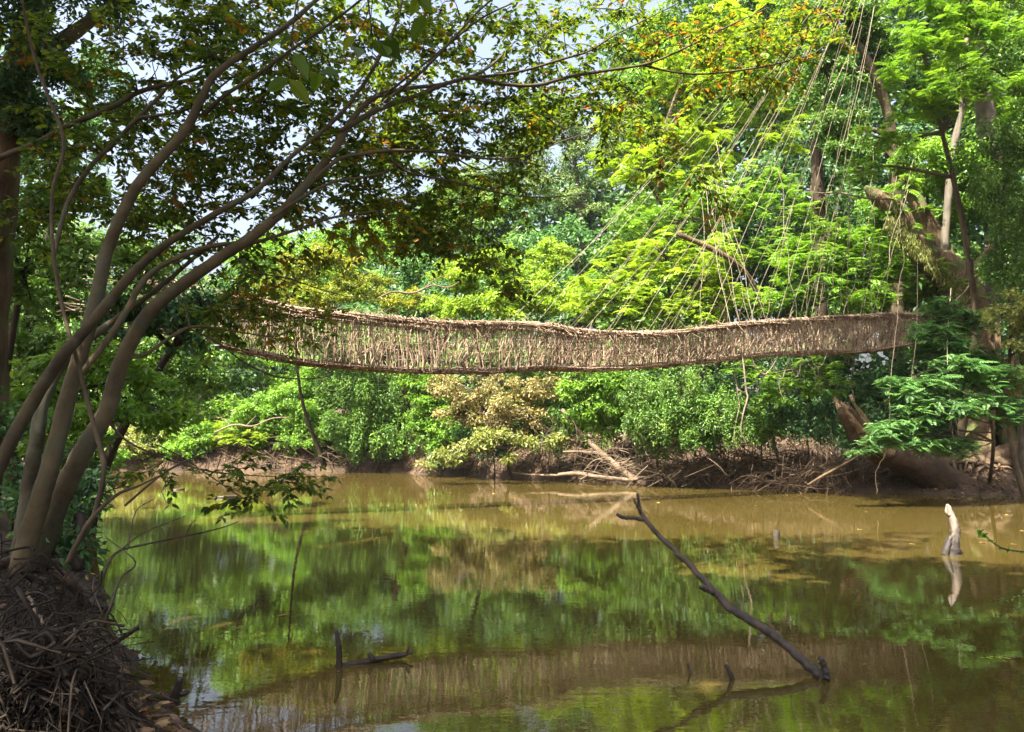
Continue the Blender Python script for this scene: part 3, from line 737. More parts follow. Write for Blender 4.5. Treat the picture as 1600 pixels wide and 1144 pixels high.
shade_tree('tall near bank tree, its wide crown over the left half of the near water', (-7.5, 1.0),
           [(-13, 11, 12.5, 2.4, 42), (-9.5, 9, 12.0, 2.4, 40), (-12, 6, 11.5, 2.4, 40), (-9, 5.5, 12.5, 2.4, 44), (-6, 7.5, 13.2, 2.2, 22), (-8.5, 2, 11, 2.5, 50), (-5.4, 3.6, 11.8, 2.4, 34), (-11, 1.5, 12, 2.4, 40), (-6, 0, 12.4, 2.4, 44), (-16, 9, 12.5, 2.6, 40), (-10, -2, 11, 2.4, 40), (-3.6, 6.2, 13.4, 1.6, 12), (-4.6, 1.2, 13.2, 2.2, 40), (-2.6, 3.2, 13.6, 1.8, 26), (-8, 4, 14.5, 3, 46), (-12, 3, 14.5, 3, 44)], 201)
shade_tree('tall near bank tree, its wide crown over the right half of the near water', (2.5, -3.0),
           [(-2.4, 2.8, 11.5, 2.4, 40), (.6, 4.6, 12.6, 1.9, 26), (.6, 1.2, 11, 2.4, 46), (3.2, 3.2, 12, 2.0, 32), (3.4, -.4, 12, 2.4, 42), (6.4, 2.2, 12, 1.9, 26), (7.2, -1, 12, 2.4, 34), (-2.4, -1, 11, 2.4, 44), (.4, -2.8, 11.6, 2.4, 36), (4, -3.4, 12, 2.4, 30), (-.8, 1.0, 13.4, 2.2, 40), (2.4, 1.4, 13.8, 2.2, 36), (5.6, .4, 13.6, 2.2, 32), (1, -1.6, 14, 2.6, 40)], 202)

shade_tree('unseen tree added beyond the right picture edge, its wide crown placed to shade the roots', (24.0, 19.5),  # added out of view so that its crown shades the right bank
           [(6.5, 17.2, 13.2, 2.2, 26), (9.5, 16.8, 13.2, 2.4, 32), (12, 17.6, 13.4, 2.2, 28), (8, 18.8, 14.4, 2, 20), (15, 17.5, 13.2, 2.2, 24)], 203)

# ------------------------------------------------------------------ the rooted giant on the right bank
rng = np.random.default_rng(31)
gb = Wp(1525, 764, .05); DB = gb[1] + .6
gbase = np.array((gb[0], DB, .1))
giant = empty('rooted_tree', gbase, 'giant old tree with rough trunk and spreading bare roots at the bridge\'s right landing', 'tree')
def grow(pts, name, mat, sides=12, lump=.10, tint=.5, n=6, parent=None, jitter=.0):
    m_ = MB()
    p_, r_ = limb_path(pts, n)
    if jitter: p_ = wobble(p_, jitter, rng)
    tube(m_, p_, r_, sides, tint, lump, rng)
    return m_.build(name, M[mat], parent)
D0 = DB
grow([(1528, 775, 56, D0), (1526, 720, 48, D0), (1529, 650, 44, D0 + .1), (1530, 580, 46, D0 + .2), (1522, 510, 54, D0 + .2), (1506, 462, 58, D0 + .1), (1480, 425, 52, D0), (1450, 402, 45, D0 - .1),
      (1424, 374, 36, D0 - .2), (1404, 336, 31, D0 - .3), (1384, 317, 26, D0 - .4), (1366, 305, 20, D0 - .45), (1352, 292, 7, D0 - .5)], 'trunk', 'banyan', 18, .17, .55, 6, giant)
grow([(1490, 440, 34, D0), (1465, 382, 29, D0 + .1), (1440, 332, 25, D0 + .2), (1426, 304, 20, D0 + .3), (1414, 286, 14, D0 + .3), (1408, 274, 5, D0 + .3)], 'branch', 'banyan', 14, .17, .45, 5, giant)
grow([(1520, 500, 40, D0 + .3), (1548, 430, 33, D0 + .5), (1555, 340, 29, D0 + .6), (1548, 240, 30, D0 + .6), (1532, 130, 27, D0 + .5), (1524, 60, 25, D0 + .5), (1518, -30, 22, D0 + .5), (1510, -160, 16, D0 + .5)], 'branch', 'pale_bark', 12, .10, .6, 5, giant)
grow([(1508, 450, 26, D0 - .2), (1540, 400, 17, D0 - .3), (1572, 372, 12, D0 - .3), (1592, 362, 9, D0 - .3)], 'branch', 'banyan', 8, .1, .6, 5, giant)
grow([(1474, 412, 13, D0 - .2), (1478, 350, 12, D0 - .2), (1484, 280, 12, D0 - .2), (1492, 215, 10, D0 - .2), (1512, 140, 8, D0 - .2), (1510, 60, 6, D0 - .2)], 'branch', 'pale_bark', 7, .08, .7, 5, giant)
grow([(1485, 255, 8, D0 - .2), (1500, 190, 7, D0 - .3), (1502, 130, 5, D0 - .3)], 'branch', 'pale_bark', 6, .08, .6, 4, giant)
grow([(1555, 380, 10, D0 - .1), (1556, 470, 10, D0 - .3), (1560, 560, 9, D0 - .4), (1552, 640, 9, D0 - .4), (1545, 740, 9, D0 - .5)], 'aerial_root', 'banyan', 6, .1, .55, 5, giant)
# buttress stem on the right and the spreading roots
grow([(1572, 560, 26, D0 + .2), (1568, 620, 26, D0 + .1), (1570, 670, 28, D0), (1585, 705, 24, D0 - .2), (1620, 715, 18, D0 - .3)], 'aerial_root', 'banyan', 10, .12, .5, 5, giant)
roots = [
    [(1526, 690, 34, D0), (1545, 712, 32, D0 - .3), (1580, 706, 28, D0 - .5), (1625, 694, 22, D0 - .7)],
    [(1526, 700, 30, D0), (1556, 735, 24, D0 - .5), (1600, 745, 18, D0 - .8), (1640, 742, 14, D0 - .9)],
    [(1524, 700, 30, D0 - .1), (1530, 735, 22, D0 - .6), (1540, 757, 14, D0 - .9), (1560, 771, 9, D0 - 1.05)],
    [(1522, 700, 28, D0 - .1), (1515, 735, 20, D0 - .6), (1525, 760, 12, D0 - .9), (1542, 772, 7, D0 - 1.1)],
    [(1520, 700, 30, D0 - .1), (1500, 732, 20, D0 - .5), (1478, 752, 13, D0 - .8), (1470, 768, 8, D0 - 1.0)],
    [(1518, 695, 28, D0), (1490, 715, 20, D0 - .3), (1455, 735, 14, D0 - .5), (1430, 752, 10, D0 - .7), (1405, 762, 6, D0 - .8)],
    [(1524, 720, 26, D0 - .2), (1545, 750, 16, D0 - .7), (1580, 760, 11, D0 - .9), (1615, 766, 8, D0 - 1.0)],
    [(1520, 715, 24, D0 - .2), (1505, 748, 15, D0 - .7), (1500, 767, 9, D0 - 1.0), (1490, 773, 6, D0 - 1.1)],
    [(1530, 700, 20, D0 - .2), (1560, 720, 15, D0 - .6), (1590, 726, 12, D0 - .8), (1630, 728, 9, D0 - .9)],
    [(1515, 728, 14, D0 - .4), (1480, 742, 10, D0 - .8), (1452, 757, 8, D0 - .9), (1440, 768, 5, D0 - 1.0)],
    [(1527, 735, 14, D0 - .5), (1538, 756, 9, D0 - .9), (1570, 768, 6, D0 - 1.1)],
]
for q in roots:
    grow(q, 'root', 'root', 8, .16, .6, 6, giant, .012)
mb = MB()
for i in range(90):
    x0 = rng.uniform(1400, 1620); y0 = rng.uniform(722, 752)
    dx = rng.normal() * 45
    D_ = D0 - .45 - rng.random() * .3
    pts = [(x0, y0, rng.uniform(3, 7), D_), (x0 + dx * .4, y0 + rng.uniform(-6, 12), rng.uniform(3, 6), D_ - .15), (x0 + dx, min(774, y0 + rng.uniform(10, 34)), 2.5, D_ - .35)]
    p_, r_ = limb_path(pts, 4); tube(mb, wobble(p_, .02, rng), r_, 5, rng.random(), .15, rng)
mb.build('fine_roots', M['root'], giant, kind='stuff')
# moss and small ferns hanging from the limb
mb = MB()
for i in range(420):
    t = rng.random(); x = 1385 + t * 125; y = 335 + t * 118 + rng.uniform(-8, 22)
    c = P(x, y, D0 - .55 - rng.random() * .15)
    n = 5
    leaves(mb, c + rng.normal(size=(n, 3)) * .05, rng.normal(size=(n, 3)) * .35 + (0, 0, -1), rng.normal(size=(n, 3)) + (0, -1.2, 0), rng.uniform(.08, .22, n), .022, rng.random(n))
mb.build('hanging_moss', M['pale'], giant, kind='stuff')
# feathery branch in front of the trunk
plant('feathery_branch_tree', 'young tree with blue green feathery layers low over the roots of the giant', 'tree', np.array((P(1545, 745, D0 - .9))),
      [(1500, 575, 70, 24, 19.8), (1440, 605, 60, 22, 19.6), (1550, 590, 50, 26, 20), (1465, 640, 62, 20, 19.5), (1405, 665, 45, 16, 19.5), (1520, 630, 50, 26, 19.8), (1360, 693, 26, 9, 19.4), (1480, 690, 30, 12, 19.6), (1400, 600, 36, 14, 19.8), (1580, 640, 35, 25, 20), (1430, 692, 45, 13, 19.5), (1385, 678, 36, 13, 19.4), (1500, 700, 40, 14, 19.8), (1345, 706, 20, 7, 19.4)],
      'teal', 'frond', seed=33, trunk=.055, k=2.0, fronds_as_parts=True, path=[P(1552, 690, 20.5), P(1540, 630, 20.2), P(1515, 590, 20)], rcf=.52)
plant('feathery_branch_tree', 'green feathery spray hiding the right landing of the bridge', 'tree', np.array((P(1480, 740, D0 - .6))),
      [(1450, 520, 45, 22, 21.2), (1490, 540, 40, 20, 21), (1448, 550, 36, 16, 21.4), (1456, 508, 30, 16, 22), (1530, 560, 36, 24, 21.6), (1510, 500, 35, 24, 21.6), (1470, 480, 36, 16, 21.8)],
      'teal', 'frond', seed=34, trunk=.04, k=2.6, path=[P(1486, 650, D0 - .6), P(1480, 560, 21.3)])

# fallen hollow trunk
DH = 23.4
o = empty('leaning_log', Wp(1440, 768, .05), 'hollow broken trunk leaning out over the roots on the right bank', 'log')
grow([(1318, 640, 22, DH - .4), (1336, 665, 32, DH - .2), (1355, 692, 38, DH), (1390, 708, 46, DH + .2), (1425, 724, 50, DH + .4), (1465, 744, 50, DH + .6), (1500, 766, 44, DH + .8)], 'trunk', 'root', 14, .16, .3, 5, o)
# the broken hollow top: a jagged half shell, dark inside
def half_shell(pts, a0, a1, thick, jag, name, mat, tint, inner):
    m_ = MB(); p_, r_ = limb_path(pts, 6)
    tan = unit(np.gradient(p_, axis=0)); u = unit(np.cross(tan, (0, 1.0, 0))); w = np.cross(tan, u)
    na = 17; ang = np.linspace(a0, a1, na)
    end = 1 - jag * (.5 + .5 * np.sin(ang * 3.3 + 1)) - jag * .4 * rng.random(na)
    n = len(p_); k = np.arange(n)
    V = []
    for rr in (1.0, 1.0 - thick):
        for i in range(n):
            f = i / (n - 1) * end * (n - 1)
            i0 = np.minimum(f.astype(int), n - 2); fr = (f - i0)[:, None]
            c = p_[i0] * (1 - fr) + p_[i0 + 1] * fr
            r = (r_[i0] * (1 - fr[:, 0]) + r_[i0 + 1] * fr[:, 0]) * rr * (1 + .12 * np.sin(ang * 5 + i * .4) + .05 * rng.normal(size=na))
            V.append(c + r[:, None] * (np.cos(ang)[:, None] * u[i0] + np.sin(ang)[:, None] * w[i0]))
    V = np.array(V).reshape(-1, 3); F = []
    for sh in (0, 1):
        for i in range(n - 1):
            for j in range(na - 1):
                q = sh * n * na + i * na + j
                F.append((q, q + 1, q + na + 1, q + na))
    o2 = n * na
    for j in range(na - 1):
        q = (n - 1) * na + j; F.append((q, q + 1, q + 1 + o2, q + o2))
    for i in range(n - 1):
        for j in (0, na - 1):
            q = i * na + j; F.append((q, q + na, q + na + o2, q + o2))
    m_.add(V, F, tint)
    return m_.build(name, M[mat], inner)
half_shell([(1382, 706, 44, DH + .1), (1358, 692, 42, DH - .05), (1338, 668, 38, DH - .2), (1322, 640, 36, DH - .35), (1312, 612, 32, DH - .45)], 1.0, 5.0, .25, .5, 'broken_shell', 'banyan', .7, o)
grow([(1330, 655, 22, DH - .12), (1345, 678, 26, DH - .02), (1365, 698, 26, DH + .08)], 'hollow', 'wet', 8, .1, .0, 4, o)  # solid dark core, its colour standing for the shade inside the shell

# roots running down the cut face of the far bank, and fallen leaves on it
m_ = MB(); l_ = MB()
rngb = np.random.default_rng(91)
far_edge = SH[15:29]
seg = np.linalg.norm(np.diff(far_edge, axis=0), axis=1)
for i in range(800):
    k = rngb.choice(len(seg), p=seg / seg.sum()); e = far_edge[k] + (far_edge[k + 1] - far_edge[k]) * rngb.random()
    t_ = unit(far_edge[k + 1] - far_edge[k]); nrm2 = np.array((-t_[1], t_[0]))
    d1 = rngb.uniform(.6, 2.6); sl = rngb.normal() * .8
    q = np.linspace(1, 0, 7)
    xy = e[None, :] + np.outer(q * d1, nrm2) + np.outer((q - .3) * sl, t_) + np.cumsum(rngb.normal(size=(7, 2)) * .06, axis=0)
    z = gz(xy[:, 0], xy[:, 1]); z = np.maximum(z, -.1) + rngb.uniform(.0, .10) + .05 * rngb.random(7)
    p = np.column_stack([xy, z])
    tube(m_, p, np.linspace(1, .5, len(p)) * (.006 + .022 * rngb.random() ** 2.5), 4, rngb.random(), .1, rngb, ends=False)
for i in range(len(seg)):
    n = int(300 * seg[i]); t = rngb.random((n, 1)); d1 = rngb.uniform(.05, 3.4, n)
    t_ = unit(far_edge[i + 1] - far_edge[i]); xy = far_edge[i] * (1 - t) + far_edge[i + 1] * t + np.outer(d1, (-t_[1], t_[0]))
    z = gz(xy[:, 0], xy[:, 1]); ok = z > .03
    pos_ = np.column_stack([xy, z + .03])[ok]; n = len(pos_)
    leaves(l_, pos_, rngb.normal(size=(n, 3)) * (1, 1, .5), rngb.normal(size=(n, 3)) * .6 + (0, -.5, 1), rngb.uniform(.07, .16, n), rngb.uniform(.04, .08, n), rngb.random(n) ** 1.3)
tag(m_.build('bank_roots', M['root']), 'bare roots running down the cut face of the far bank', kind='stuff')
tag(l_.build('bank_leaf_litter', M['litter'], smooth=False), 'fallen brown leaves on the face of the far bank', kind='stuff')

# leaves and ferns of the giant itself
m_ = MB(); rngf = np.random.default_rng(93)
for (x, y, r_, D) in [(1392, 322, .55, D0 - .3), (1415, 285, .7, D0 + .2), (1440, 372, .5, D0 - .3), (1470, 415, .45, D0 - .6), (1500, 440, .5, D0 - .7), (1425, 350, .4, D0 - .5), (1545, 420, .55, D0 + .3), (1450, 330, .5, D0), (1375, 305, .4, D0 - .5), (1530, 470, .45, D0 - .2)]:
    pad_frond(m_, P(x, y, D), r_, rngf, 9, 9)
m_.build('ferns', M['bright'], giant, smooth=False)
m_ = MB()
for (x, y, rx, ry, D) in [(1520, 20, 70, 40, D0 + .4), (1560, -60, 80, 50, D0 + .4), (1470, -40, 80, 50, D0 + .4), (1560, 140, 50, 40, D0 + .8), (1600, 360, 40, 25, D0 - .3), (1515, 120, 30, 30, D0 - .3), (1590, 330, 40, 40, D0 + .6), (1540, 300, 30, 40, D0 + .3)]:
    c = P(x, y, D); r = np.array((px2m(rx, D), .8, px2m(ry, D)))
    for i in range(18):
        pad_broad(m_, c + unit(rngf.normal(size=3)) * r * rngf.random() ** .4, .45, .13, rngf, 1.4)
m_.build('crown', M['mid'], giant, smooth=False)

# ------------------------------------------------------------------ dead wood and twigs along the far bank
def stick(name, label, cat, pts, mat, sides=7, n=5, lump=.1, tint=.6, group=None, jitter=.0, extra=()):
    m_ = MB(); first = None
    for q in (pts,) + tuple(extra):
        p_, r_ = limb_path(q, n)
        if jitter: p_ = wobble(p_, jitter, rng)
        if first is None: first = p_[0]
        tube(m_, p_, r_, sides, tint, lump, rng)
    return tag(m_.build(name, M[mat], loc=first), label, cat, group)
stick('dead_tree', 'slanting dead pale brown trunk running down to the far water under the bridge', 'dead tree',
      [(878, 640, 6, 28.3), (900, 668, 8, 28), (930, 700, 9, 27.5), (985, 745, 11, 26.9), (1010, 757, 11, 26.6)], 'twig', extra=[[(940, 708, 5, 27.4), (910, 706, 4, 27.4), (880, 706, 3, 27.5)], [(960, 725, 4, 27.2), (1000, 718, 3, 27), (1040, 700, 2, 27)]], tint=.6)
stick('fallen_log', 'pale bent log lying at the edge of the far water', 'log', [(872, 742, 5, 27.6), (900, 740, 7, 27.5), (940, 746, 7, 27.0), (985, 750, 6, 26.7), (1005, 746, 4, 26.7)], 'twig', tint=.8,
      extra=[[(800, 738, 2, 27.8), (830, 742, 3, 27.7), (872, 743, 4, 27.6)]])
stick('fallen_log', 'grey brown pole sloping down to the water in front of the right bank roots', 'log', [(1352, 705, 3, 22.6), (1325, 722, 4, 22.6), (1285, 744, 4.5, 22.7), (1262, 758, 3, 22.8)], 'root', tint=.5)
stick('dead_branch', 'long pale dead branch in the bushes above the left part of the bridge', 'branch', [(590, 466, 2, 31), (615, 456, 3, 31), (645, 458, 3, 31), (675, 446, 2.6, 31), (700, 449, 2, 31), (722, 438, 1.4, 31)], 'twig', tint=.7, extra=[[(660, 452, 2, 31), (682, 436, 1.5, 31), (705, 428, 1, 31)], [(645, 457, 1.6, 31), (670, 462, 1.4, 31), (690, 472, 1, 31)]])
stick('dead_branch', 'bare bleached fork of branches on the far bank behind the leaning stems', 'branch', [(335, 676, 2.5, 34.5), (365, 664, 3, 34.5), (395, 666, 2.4, 34.5), (425, 654, 2, 34.5), (455, 652, 1.2, 34.5)], 'twig', tint=.9, extra=[[(385, 665, 2, 34.5), (400, 650, 1.2, 34.5)], [(360, 666, 1.8, 34.5), (350, 655, 1.4, 34.5), (338, 652, 1, 34.5)]])
stick('dead_branch', 'thick brown dead branch slanting across the lime feathery tree', 'branch', [(1058, 365, 8, 25.2), (1100, 383, 9, 25.3), (1140, 405, 9, 25.5), (1175, 440, 8, 26), (1190, 490, 8, 26.4)], 'banyan', tint=.5)
stick('dead_branch', 'thin grey dead branch standing level left of the stub ended limb', 'branch', [(1258, 299, 1.5, 23), (1285, 302, 2, 22.9), (1310, 301, 2.4, 22.8), (1350, 309, 2.6, 22.7), (1395, 312, 3, 22.6)], 'twig', tint=.8)
stick('dark_snag', 'dark standing dead trunk behind the pale vines above the bridge', 'dead tree', [(1284, 520, 20, 29.5), (1280, 330, 20, 29.5), (1276, 250, 18, 29.5), (1272, 190, 14, 29.5)], 'dark_bark', sides=8)
# heaps of dry twigs, too many to count
def twig_heap(name, label, spots, mat, n, seed, ln=(.5, 1.6), up=.5):
    rng = np.random.default_rng(seed); m_ = MB()
    for i in range(n):
        x, y, rx, ry, D = spots[rng.integers(len(spots))]
        c = P(x + rng.normal() * rx * .6, y + rng.normal() * ry * .6, D + rng.normal() * .3)
        c[2] = max(c[2], .02)
        d = unit(np.array((rng.normal(), rng.normal() * .4, rng.normal() * up)))
        l = rng.uniform(*ln)
        p = spline([c - d * l * .5, c + rng.normal(size=3) * .10 * l, c + d * l * .5 + (0, 0, -.08 * l)], 3)
        p[:, 2] = np.maximum(p[:, 2], -.05)
        tube(m_, p, np.linspace(1, .4, len(p)) * rng.uniform(.007, .018), 4, rng.random())
    return tag(m_.build(name, M[mat]), label, kind='stuff')
twig_heap('dry_twigs', 'heap of dry fallen twigs on the far bank under the bridge', [(1010, 735, 60, 14, 26.9), (1080, 725, 70, 20, 26.4), (1150, 735, 60, 18, 25.6), (1210, 720, 50, 22, 25.4), (1270, 740, 50, 16, 24.2), (960, 720, 40, 20, 27.4), (1050, 745, 50, 6, 26.3)], 'twig', 420, 71, (.4, 1.8))
twig_heap('dry_twigs', 'dry twigs and roots hanging on the far bank left of the tan shrub', [(440, 715, 60, 12, 35.8), (520, 715, 40, 12, 35.5), (590, 715, 40, 12, 35), (380, 715, 50, 10, 36), (280, 720, 60, 8, 37), (470, 690, 50, 22, 36)], 'twig', 260, 72, (.4, 1.8))
twig_heap('dry_twigs', 'fine dead stems below the foliage of the right bank', [(1180, 680, 50, 30, 25.3), (1290, 730, 40, 20, 23.8), (1120, 690, 50, 25, 26), (830, 680, 70, 25, 28.2), (900, 700, 50, 25, 28), (1230, 755, 60, 6, 24)], 'root', 300, 73, (.5, 1.7), 1.0)

# ------------------------------------------------------------------ the woven liana bridge
rng = np.random.default_rng(41)
BL, BR = P(290, 500, 16.0), P(1445, 510, 24.2)
bdir = unit(np.array((BR[0] - BL[0], BR[1] - BL[1], 0)))
bn = np.array((-bdir[1], bdir[0], 0))                       # away from the camera
def on_bridge(x, y, off=0.0):
    """point seen at (x, y) on the bridge's upright plane, shifted off metres towards the far side"""
    o_ = BL[:2] + bn[:2] * off
    r = ray(x, y)
    A = np.array([[r[0], -bdir[0]], [r[1], -bdir[1]]])
    t, s = np.linalg.solve(A, o_)
    return np.array((0, 0, CAMH)) + r * t
rail_px = [(215, 425), (300, 450), (360, 462), (420, 475), (480, 487), (560, 493), (640, 501), (720, 507), (800, 507), (860, 509), (890, 516), (940, 521), (1000, 522), (1060, 520), (1110, 513), (1160, 507), (1250, 501), (1330, 496), (1400, 492), (1445, 492), (1490, 485)]
floor_px = [(215, 505), (300, 524), (350, 537), (400, 549), (450, 559), (500, 566), (560, 571), (610, 575), (700, 578), (800, 577), (860, 574), (940, 575), (1000, 572), (1070, 566), (1150, 559), (1200, 553), (1300, 549), (1380, 545), (1445, 533), (1500, 520)]
def curve_s(px):
    w = spline([on_bridge(*q) for q in px], 10)
    s = (w[:, :2] - BL[:2]) @ bdir[:2]
    return s, w[:, 2]
sr, zr = curve_s(rail_px); sf, zf = curve_s(floor_px)
S0, S1 = max(sr[0], sf[0]) + .05, min(sr[-1], sf[-1]) - .05
def rail_z(s): return np.interp(s, sr, zr)
def floor_z(s): return np.interp(s, sf, zf)
HALF_T, HALF_F = .42, .26
def bpt(s, side, h):
    """s along the bridge, side -1 near / +1 far, h 0 at the floor .. 1 at the rail (may be arrays)"""
    s = np.asarray(s, float); h = np.asarray(h, float)
    off = .45 + side * (HALF_F + (HALF_T - HALF_F) * h ** .6)
    z = floor_z(s) * (1 - h) + rail_z(s) * h
    xy = BL[None, :2] + np.outer(s, bdir[:2]) + np.outer(off, bn[:2])
    return np.column_stack([xy, z])
# the photograph's rail and floor lines are those of the near side
BL = BL - bn * (.45 - HALF_T)
bridge = empty('liana_bridge', bpt([S0], 0, [0])[0], 'long woven liana footbridge sagging across the river between the trees', 'bridge')
def wrapped_bundle(name, side, h, nstr, rad, wrap, fluff, seed, width=0.0):
    rng = np.random.default_rng(seed)
    m_ = MB()
    s = np.linspace(S0, S1, 150)
    base = bpt(s, side, np.full(len(s), h))
    up = np.array((0, 0, 1.0))
    for k in range(nstr):
        ph, fr = rng.uniform(0, 6.28), rng.uniform(.5, 1.6)
        a = ph + fr * s
        rr = rad * rng.uniform(.5, 1.05)
        off = np.outer(np.cos(a) * (rr + width * rng.uniform(-1, 1) * (width > 0)), bn) + np.outer(np.sin(a) * rr, up)
        if width: off += bn * rng.uniform(-width, width)
        off += np.cumsum(rng.normal(size=(len(s), 3)) * .003, axis=0) * .3 + rng.normal(size=(len(s), 3)) * .006
        tube(m_, base + off, rng.uniform(.010, .020), 5, rng.random())
    for k in range(wrap):
        s0 = rng.uniform(S0, S1 - .3); L_ = rng.uniform(.05, .22); tt = np.linspace(0, 1, 7)
        a = tt * 2 * math.pi * 1.2 + rng.uniform(0, 6.28); ss = s0 + L_ * tt
        c = bpt(ss, side, np.full(7, h))
        p = c + np.outer(np.cos(a) * (rad * 1.15 + width), bn) + np.outer(np.sin(a) * rad * 1.25, up)
        tube(m_, p, rng.uniform(.006, .012), 3, rng.random(), ends=False)
    for k in range(fluff):
        s0 = rng.uniform(S0, S1); c = bpt([s0], side, [h])[0]
        d = unit(bdir * rng.normal() + up * rng.normal() * .55 + bn * rng.normal() * .5)
        l = rng.uniform(.10, .42)
        p = spline([c, c + d * l * .6 + rng.normal(size=3) * .02, c + d * l + (0, 0, -.12 * l)], 2)
        tube(m_, p, (np.linspace(1, .5, len(p))) * rng.uniform(.004, .010), 3, rng.random(), ends=False)
    return m_.build(name, M['liana'], bridge)
wrapped_bundle('handrail', -1, 1.0, 10, .07, 620, 1100, 1)
wrapped_bundle('handrail', 1, 1.0, 8, .06, 350, 300, 2)
wrapped_bundle('walkway', 0, 0.0, 18, .06, 520, 900, 3, .18)
# 300 single upright strands of the near side, the rest of the netting joined
ss = np.linspace(S0 + .1, S1 - .1, 300)
def strand_pts(s0, side, rng, lean):
    h = np.linspace(0, 1, 7)
    s = s0 + lean * (h - .5) + np.cumsum(rng.normal(size=7)) * .014
    p = bpt(np.clip(s, S0, S1), side, h)
    p[0, 2] -= .02; p[-1, 2] += .03
    return p + np.outer(rng.normal(size=7) * .012, bn)
for s0 in ss:
    m_ = MB()
    f = (s0 - S0) / (S1 - S0)
    lean = rng.normal(.05 - .12 * f, .07)
    tube(m_, strand_pts(s0 + rng.normal() * .015, -1, rng, lean), .006 + .008 * rng.random() ** 1.5, 4, rng.random(), ends=False)
    m_.build('strand', M['liana'], bridge)
m_ = MB()
def gap(s0, q):
    f = (s0 - S0) / (S1 - S0)
    return .5 + .5 * math.sin(s0 * 1.9 + q) * math.sin(s0 * .73 + 2 * q) + (.2 if f < .38 else -.12)
for s0 in np.arange(S0 + .1, S1 - .1, .075):
    if rng.random() < gap(s0, 1) - .35: continue
    tube(m_, strand_pts(s0 + rng.normal() * .03, -1, rng, rng.normal(.02, .16)), rng.uniform(.006, .012), 4, rng.random(), ends=False)
for s0 in np.arange(S0 + .1, S1 - .1, .055):
    if rng.random() < gap(s0, 2.2) - .3: continue
    f = (s0 - S0) / (S1 - S0)
    tube(m_, strand_pts(s0 + rng.normal() * .02, 1, rng, rng.normal(-.02, .12)), rng.uniform(.008, .015), 4, rng.random(), ends=False)
for side in (-1, 1):
    # long weaving lines
    for h in np.linspace(.12, .92, 5):
        s = np.linspace(S0, S1, 150); hh = np.clip(h + rng.normal(0, .03) + np.cumsum(rng.normal(size=150)) * .012, .02, .98)
        p = bpt(s, side, hh) + np.outer(rng.normal(size=150) * .012, bn)
        tube(m_, p, rng.uniform(.004, .007), 4, rng.random())
    # crossing diagonal ties; denser towards the right end
    nd = 2500 if side < 0 else 1000
    for k in range(nd):
        f = rng.random() ** .75
        s0 = S0 + f * (S1 - S0)
        if rng.random() < gap(s0, side) - .25: continue
        h0 = rng.uniform(0, .75); dh = rng.uniform(.12, .5)
        ds = rng.choice([-1, 1]) * rng.uniform(.06, .26)
        h = np.clip(np.linspace(h0, h0 + dh, 4), 0, 1)
        p = bpt(np.clip(s0 + np.linspace(0, ds, 4), S0, S1), side, h) + np.outer(rng.normal(size=4) * .015 - .012 * (side < 0), bn)
        tube(m_, p, rng.uniform(.005, .011), 3, rng.random(), ends=False)
m_.build('netting', M['liana'], bridge, kind='stuff')

def vine_pts(a, b, sag, rng, n=9, w=.03):
    t = np.linspace(0, 1, n)[:, None]
    p = a * (1 - t) + b * t
    p[:, 2] -= (4 * sag * (t * (1 - t))).ravel()
    p[1:-1] += rng.normal(size=(n - 2, 3)) * w
    return p
def bridge_s_at(px):
    q = on_bridge(px, 510); return float(np.clip((q[:2] - BL[:2]) @ bdir[:2], S0, S1))
# vines that lash both landings to the trees
for k in range(26):
    side = -1 if rng.random() < .6 else 1; h = rng.choice([0, 1, rng.random()])
    a = bpt([S1 - rng.uniform(0, 1.2)], side, [h])[0]
    b = P(1512 + rng.normal() * 12, rng.uniform(430, 585), 24.6 + rng.normal() * .15)
    m_ = MB(); tube(m_, spline(vine_pts(a, b, rng.uniform(0, .25), rng, 7, .05), 3), rng.uniform(.006, .018), 5, rng.random())
    m_.build('anchor_vine', M['liana'], bridge)
for k in range(16):
    side = -1 if rng.random() < .6 else 1; h = rng.choice([0, 1, rng.random()])
    a = bpt([S0 + rng.uniform(0, 1.2)], side, [h])[0]
    b = P(110 + rng.normal() * 20, rng.uniform(360, 500), 15 + rng.normal() * .3)
    m_ = MB(); tube(m_, spline(vine_pts(a, b, rng.uniform(0, .25), rng, 7, .05), 3), rng.uniform(.006, .018), 5, rng.random())
    m_.build('anchor_vine', M['liana'], bridge)
# slanting suspension vines, from the rail up to the high limbs at the right
fan = [(806, 1285, -40), (830, 1300, -60), (853, 1290, -30), (887, 1310, -40), (893, 1330, -80), (929, 1305, -20), (948, 1330, -60), (975, 1340, -90), (990, 1300, -10), (1010, 1330, -60),
       (1030, 1345, -80), (1045, 1310, -20), (1062, 1320, 0), (1080, 1335, -40), (1098, 1350, -90), (1120, 1330, -30), (1150, 1350, -60), (1172, 1340, 0), (1186, 1335, 10), (1215, 1345, -20), (1232, 1350, 20), (1250, 1352, 40), (1268, 1365, 10), (1290, 1370, 60), (1305, 1375, 120)]
for (x0, x1, y1) in fan:
    s = bridge_s_at(x0); a = bpt([s], -1 if rng.random() < .6 else 1, [1.0])[0]
    b = P(x1 + rng.normal() * 8, y1, 24.0 + rng.normal() * .8)
    m_ = MB(); p = spline(vine_pts(a, b, .12 + rng.random() * .3, rng, 9, .035), 3)
    tube(m_, p, rng.uniform(.0035, .0068), 5, rng.random())
    m_.build('suspension_vine', M['vine'], bridge)
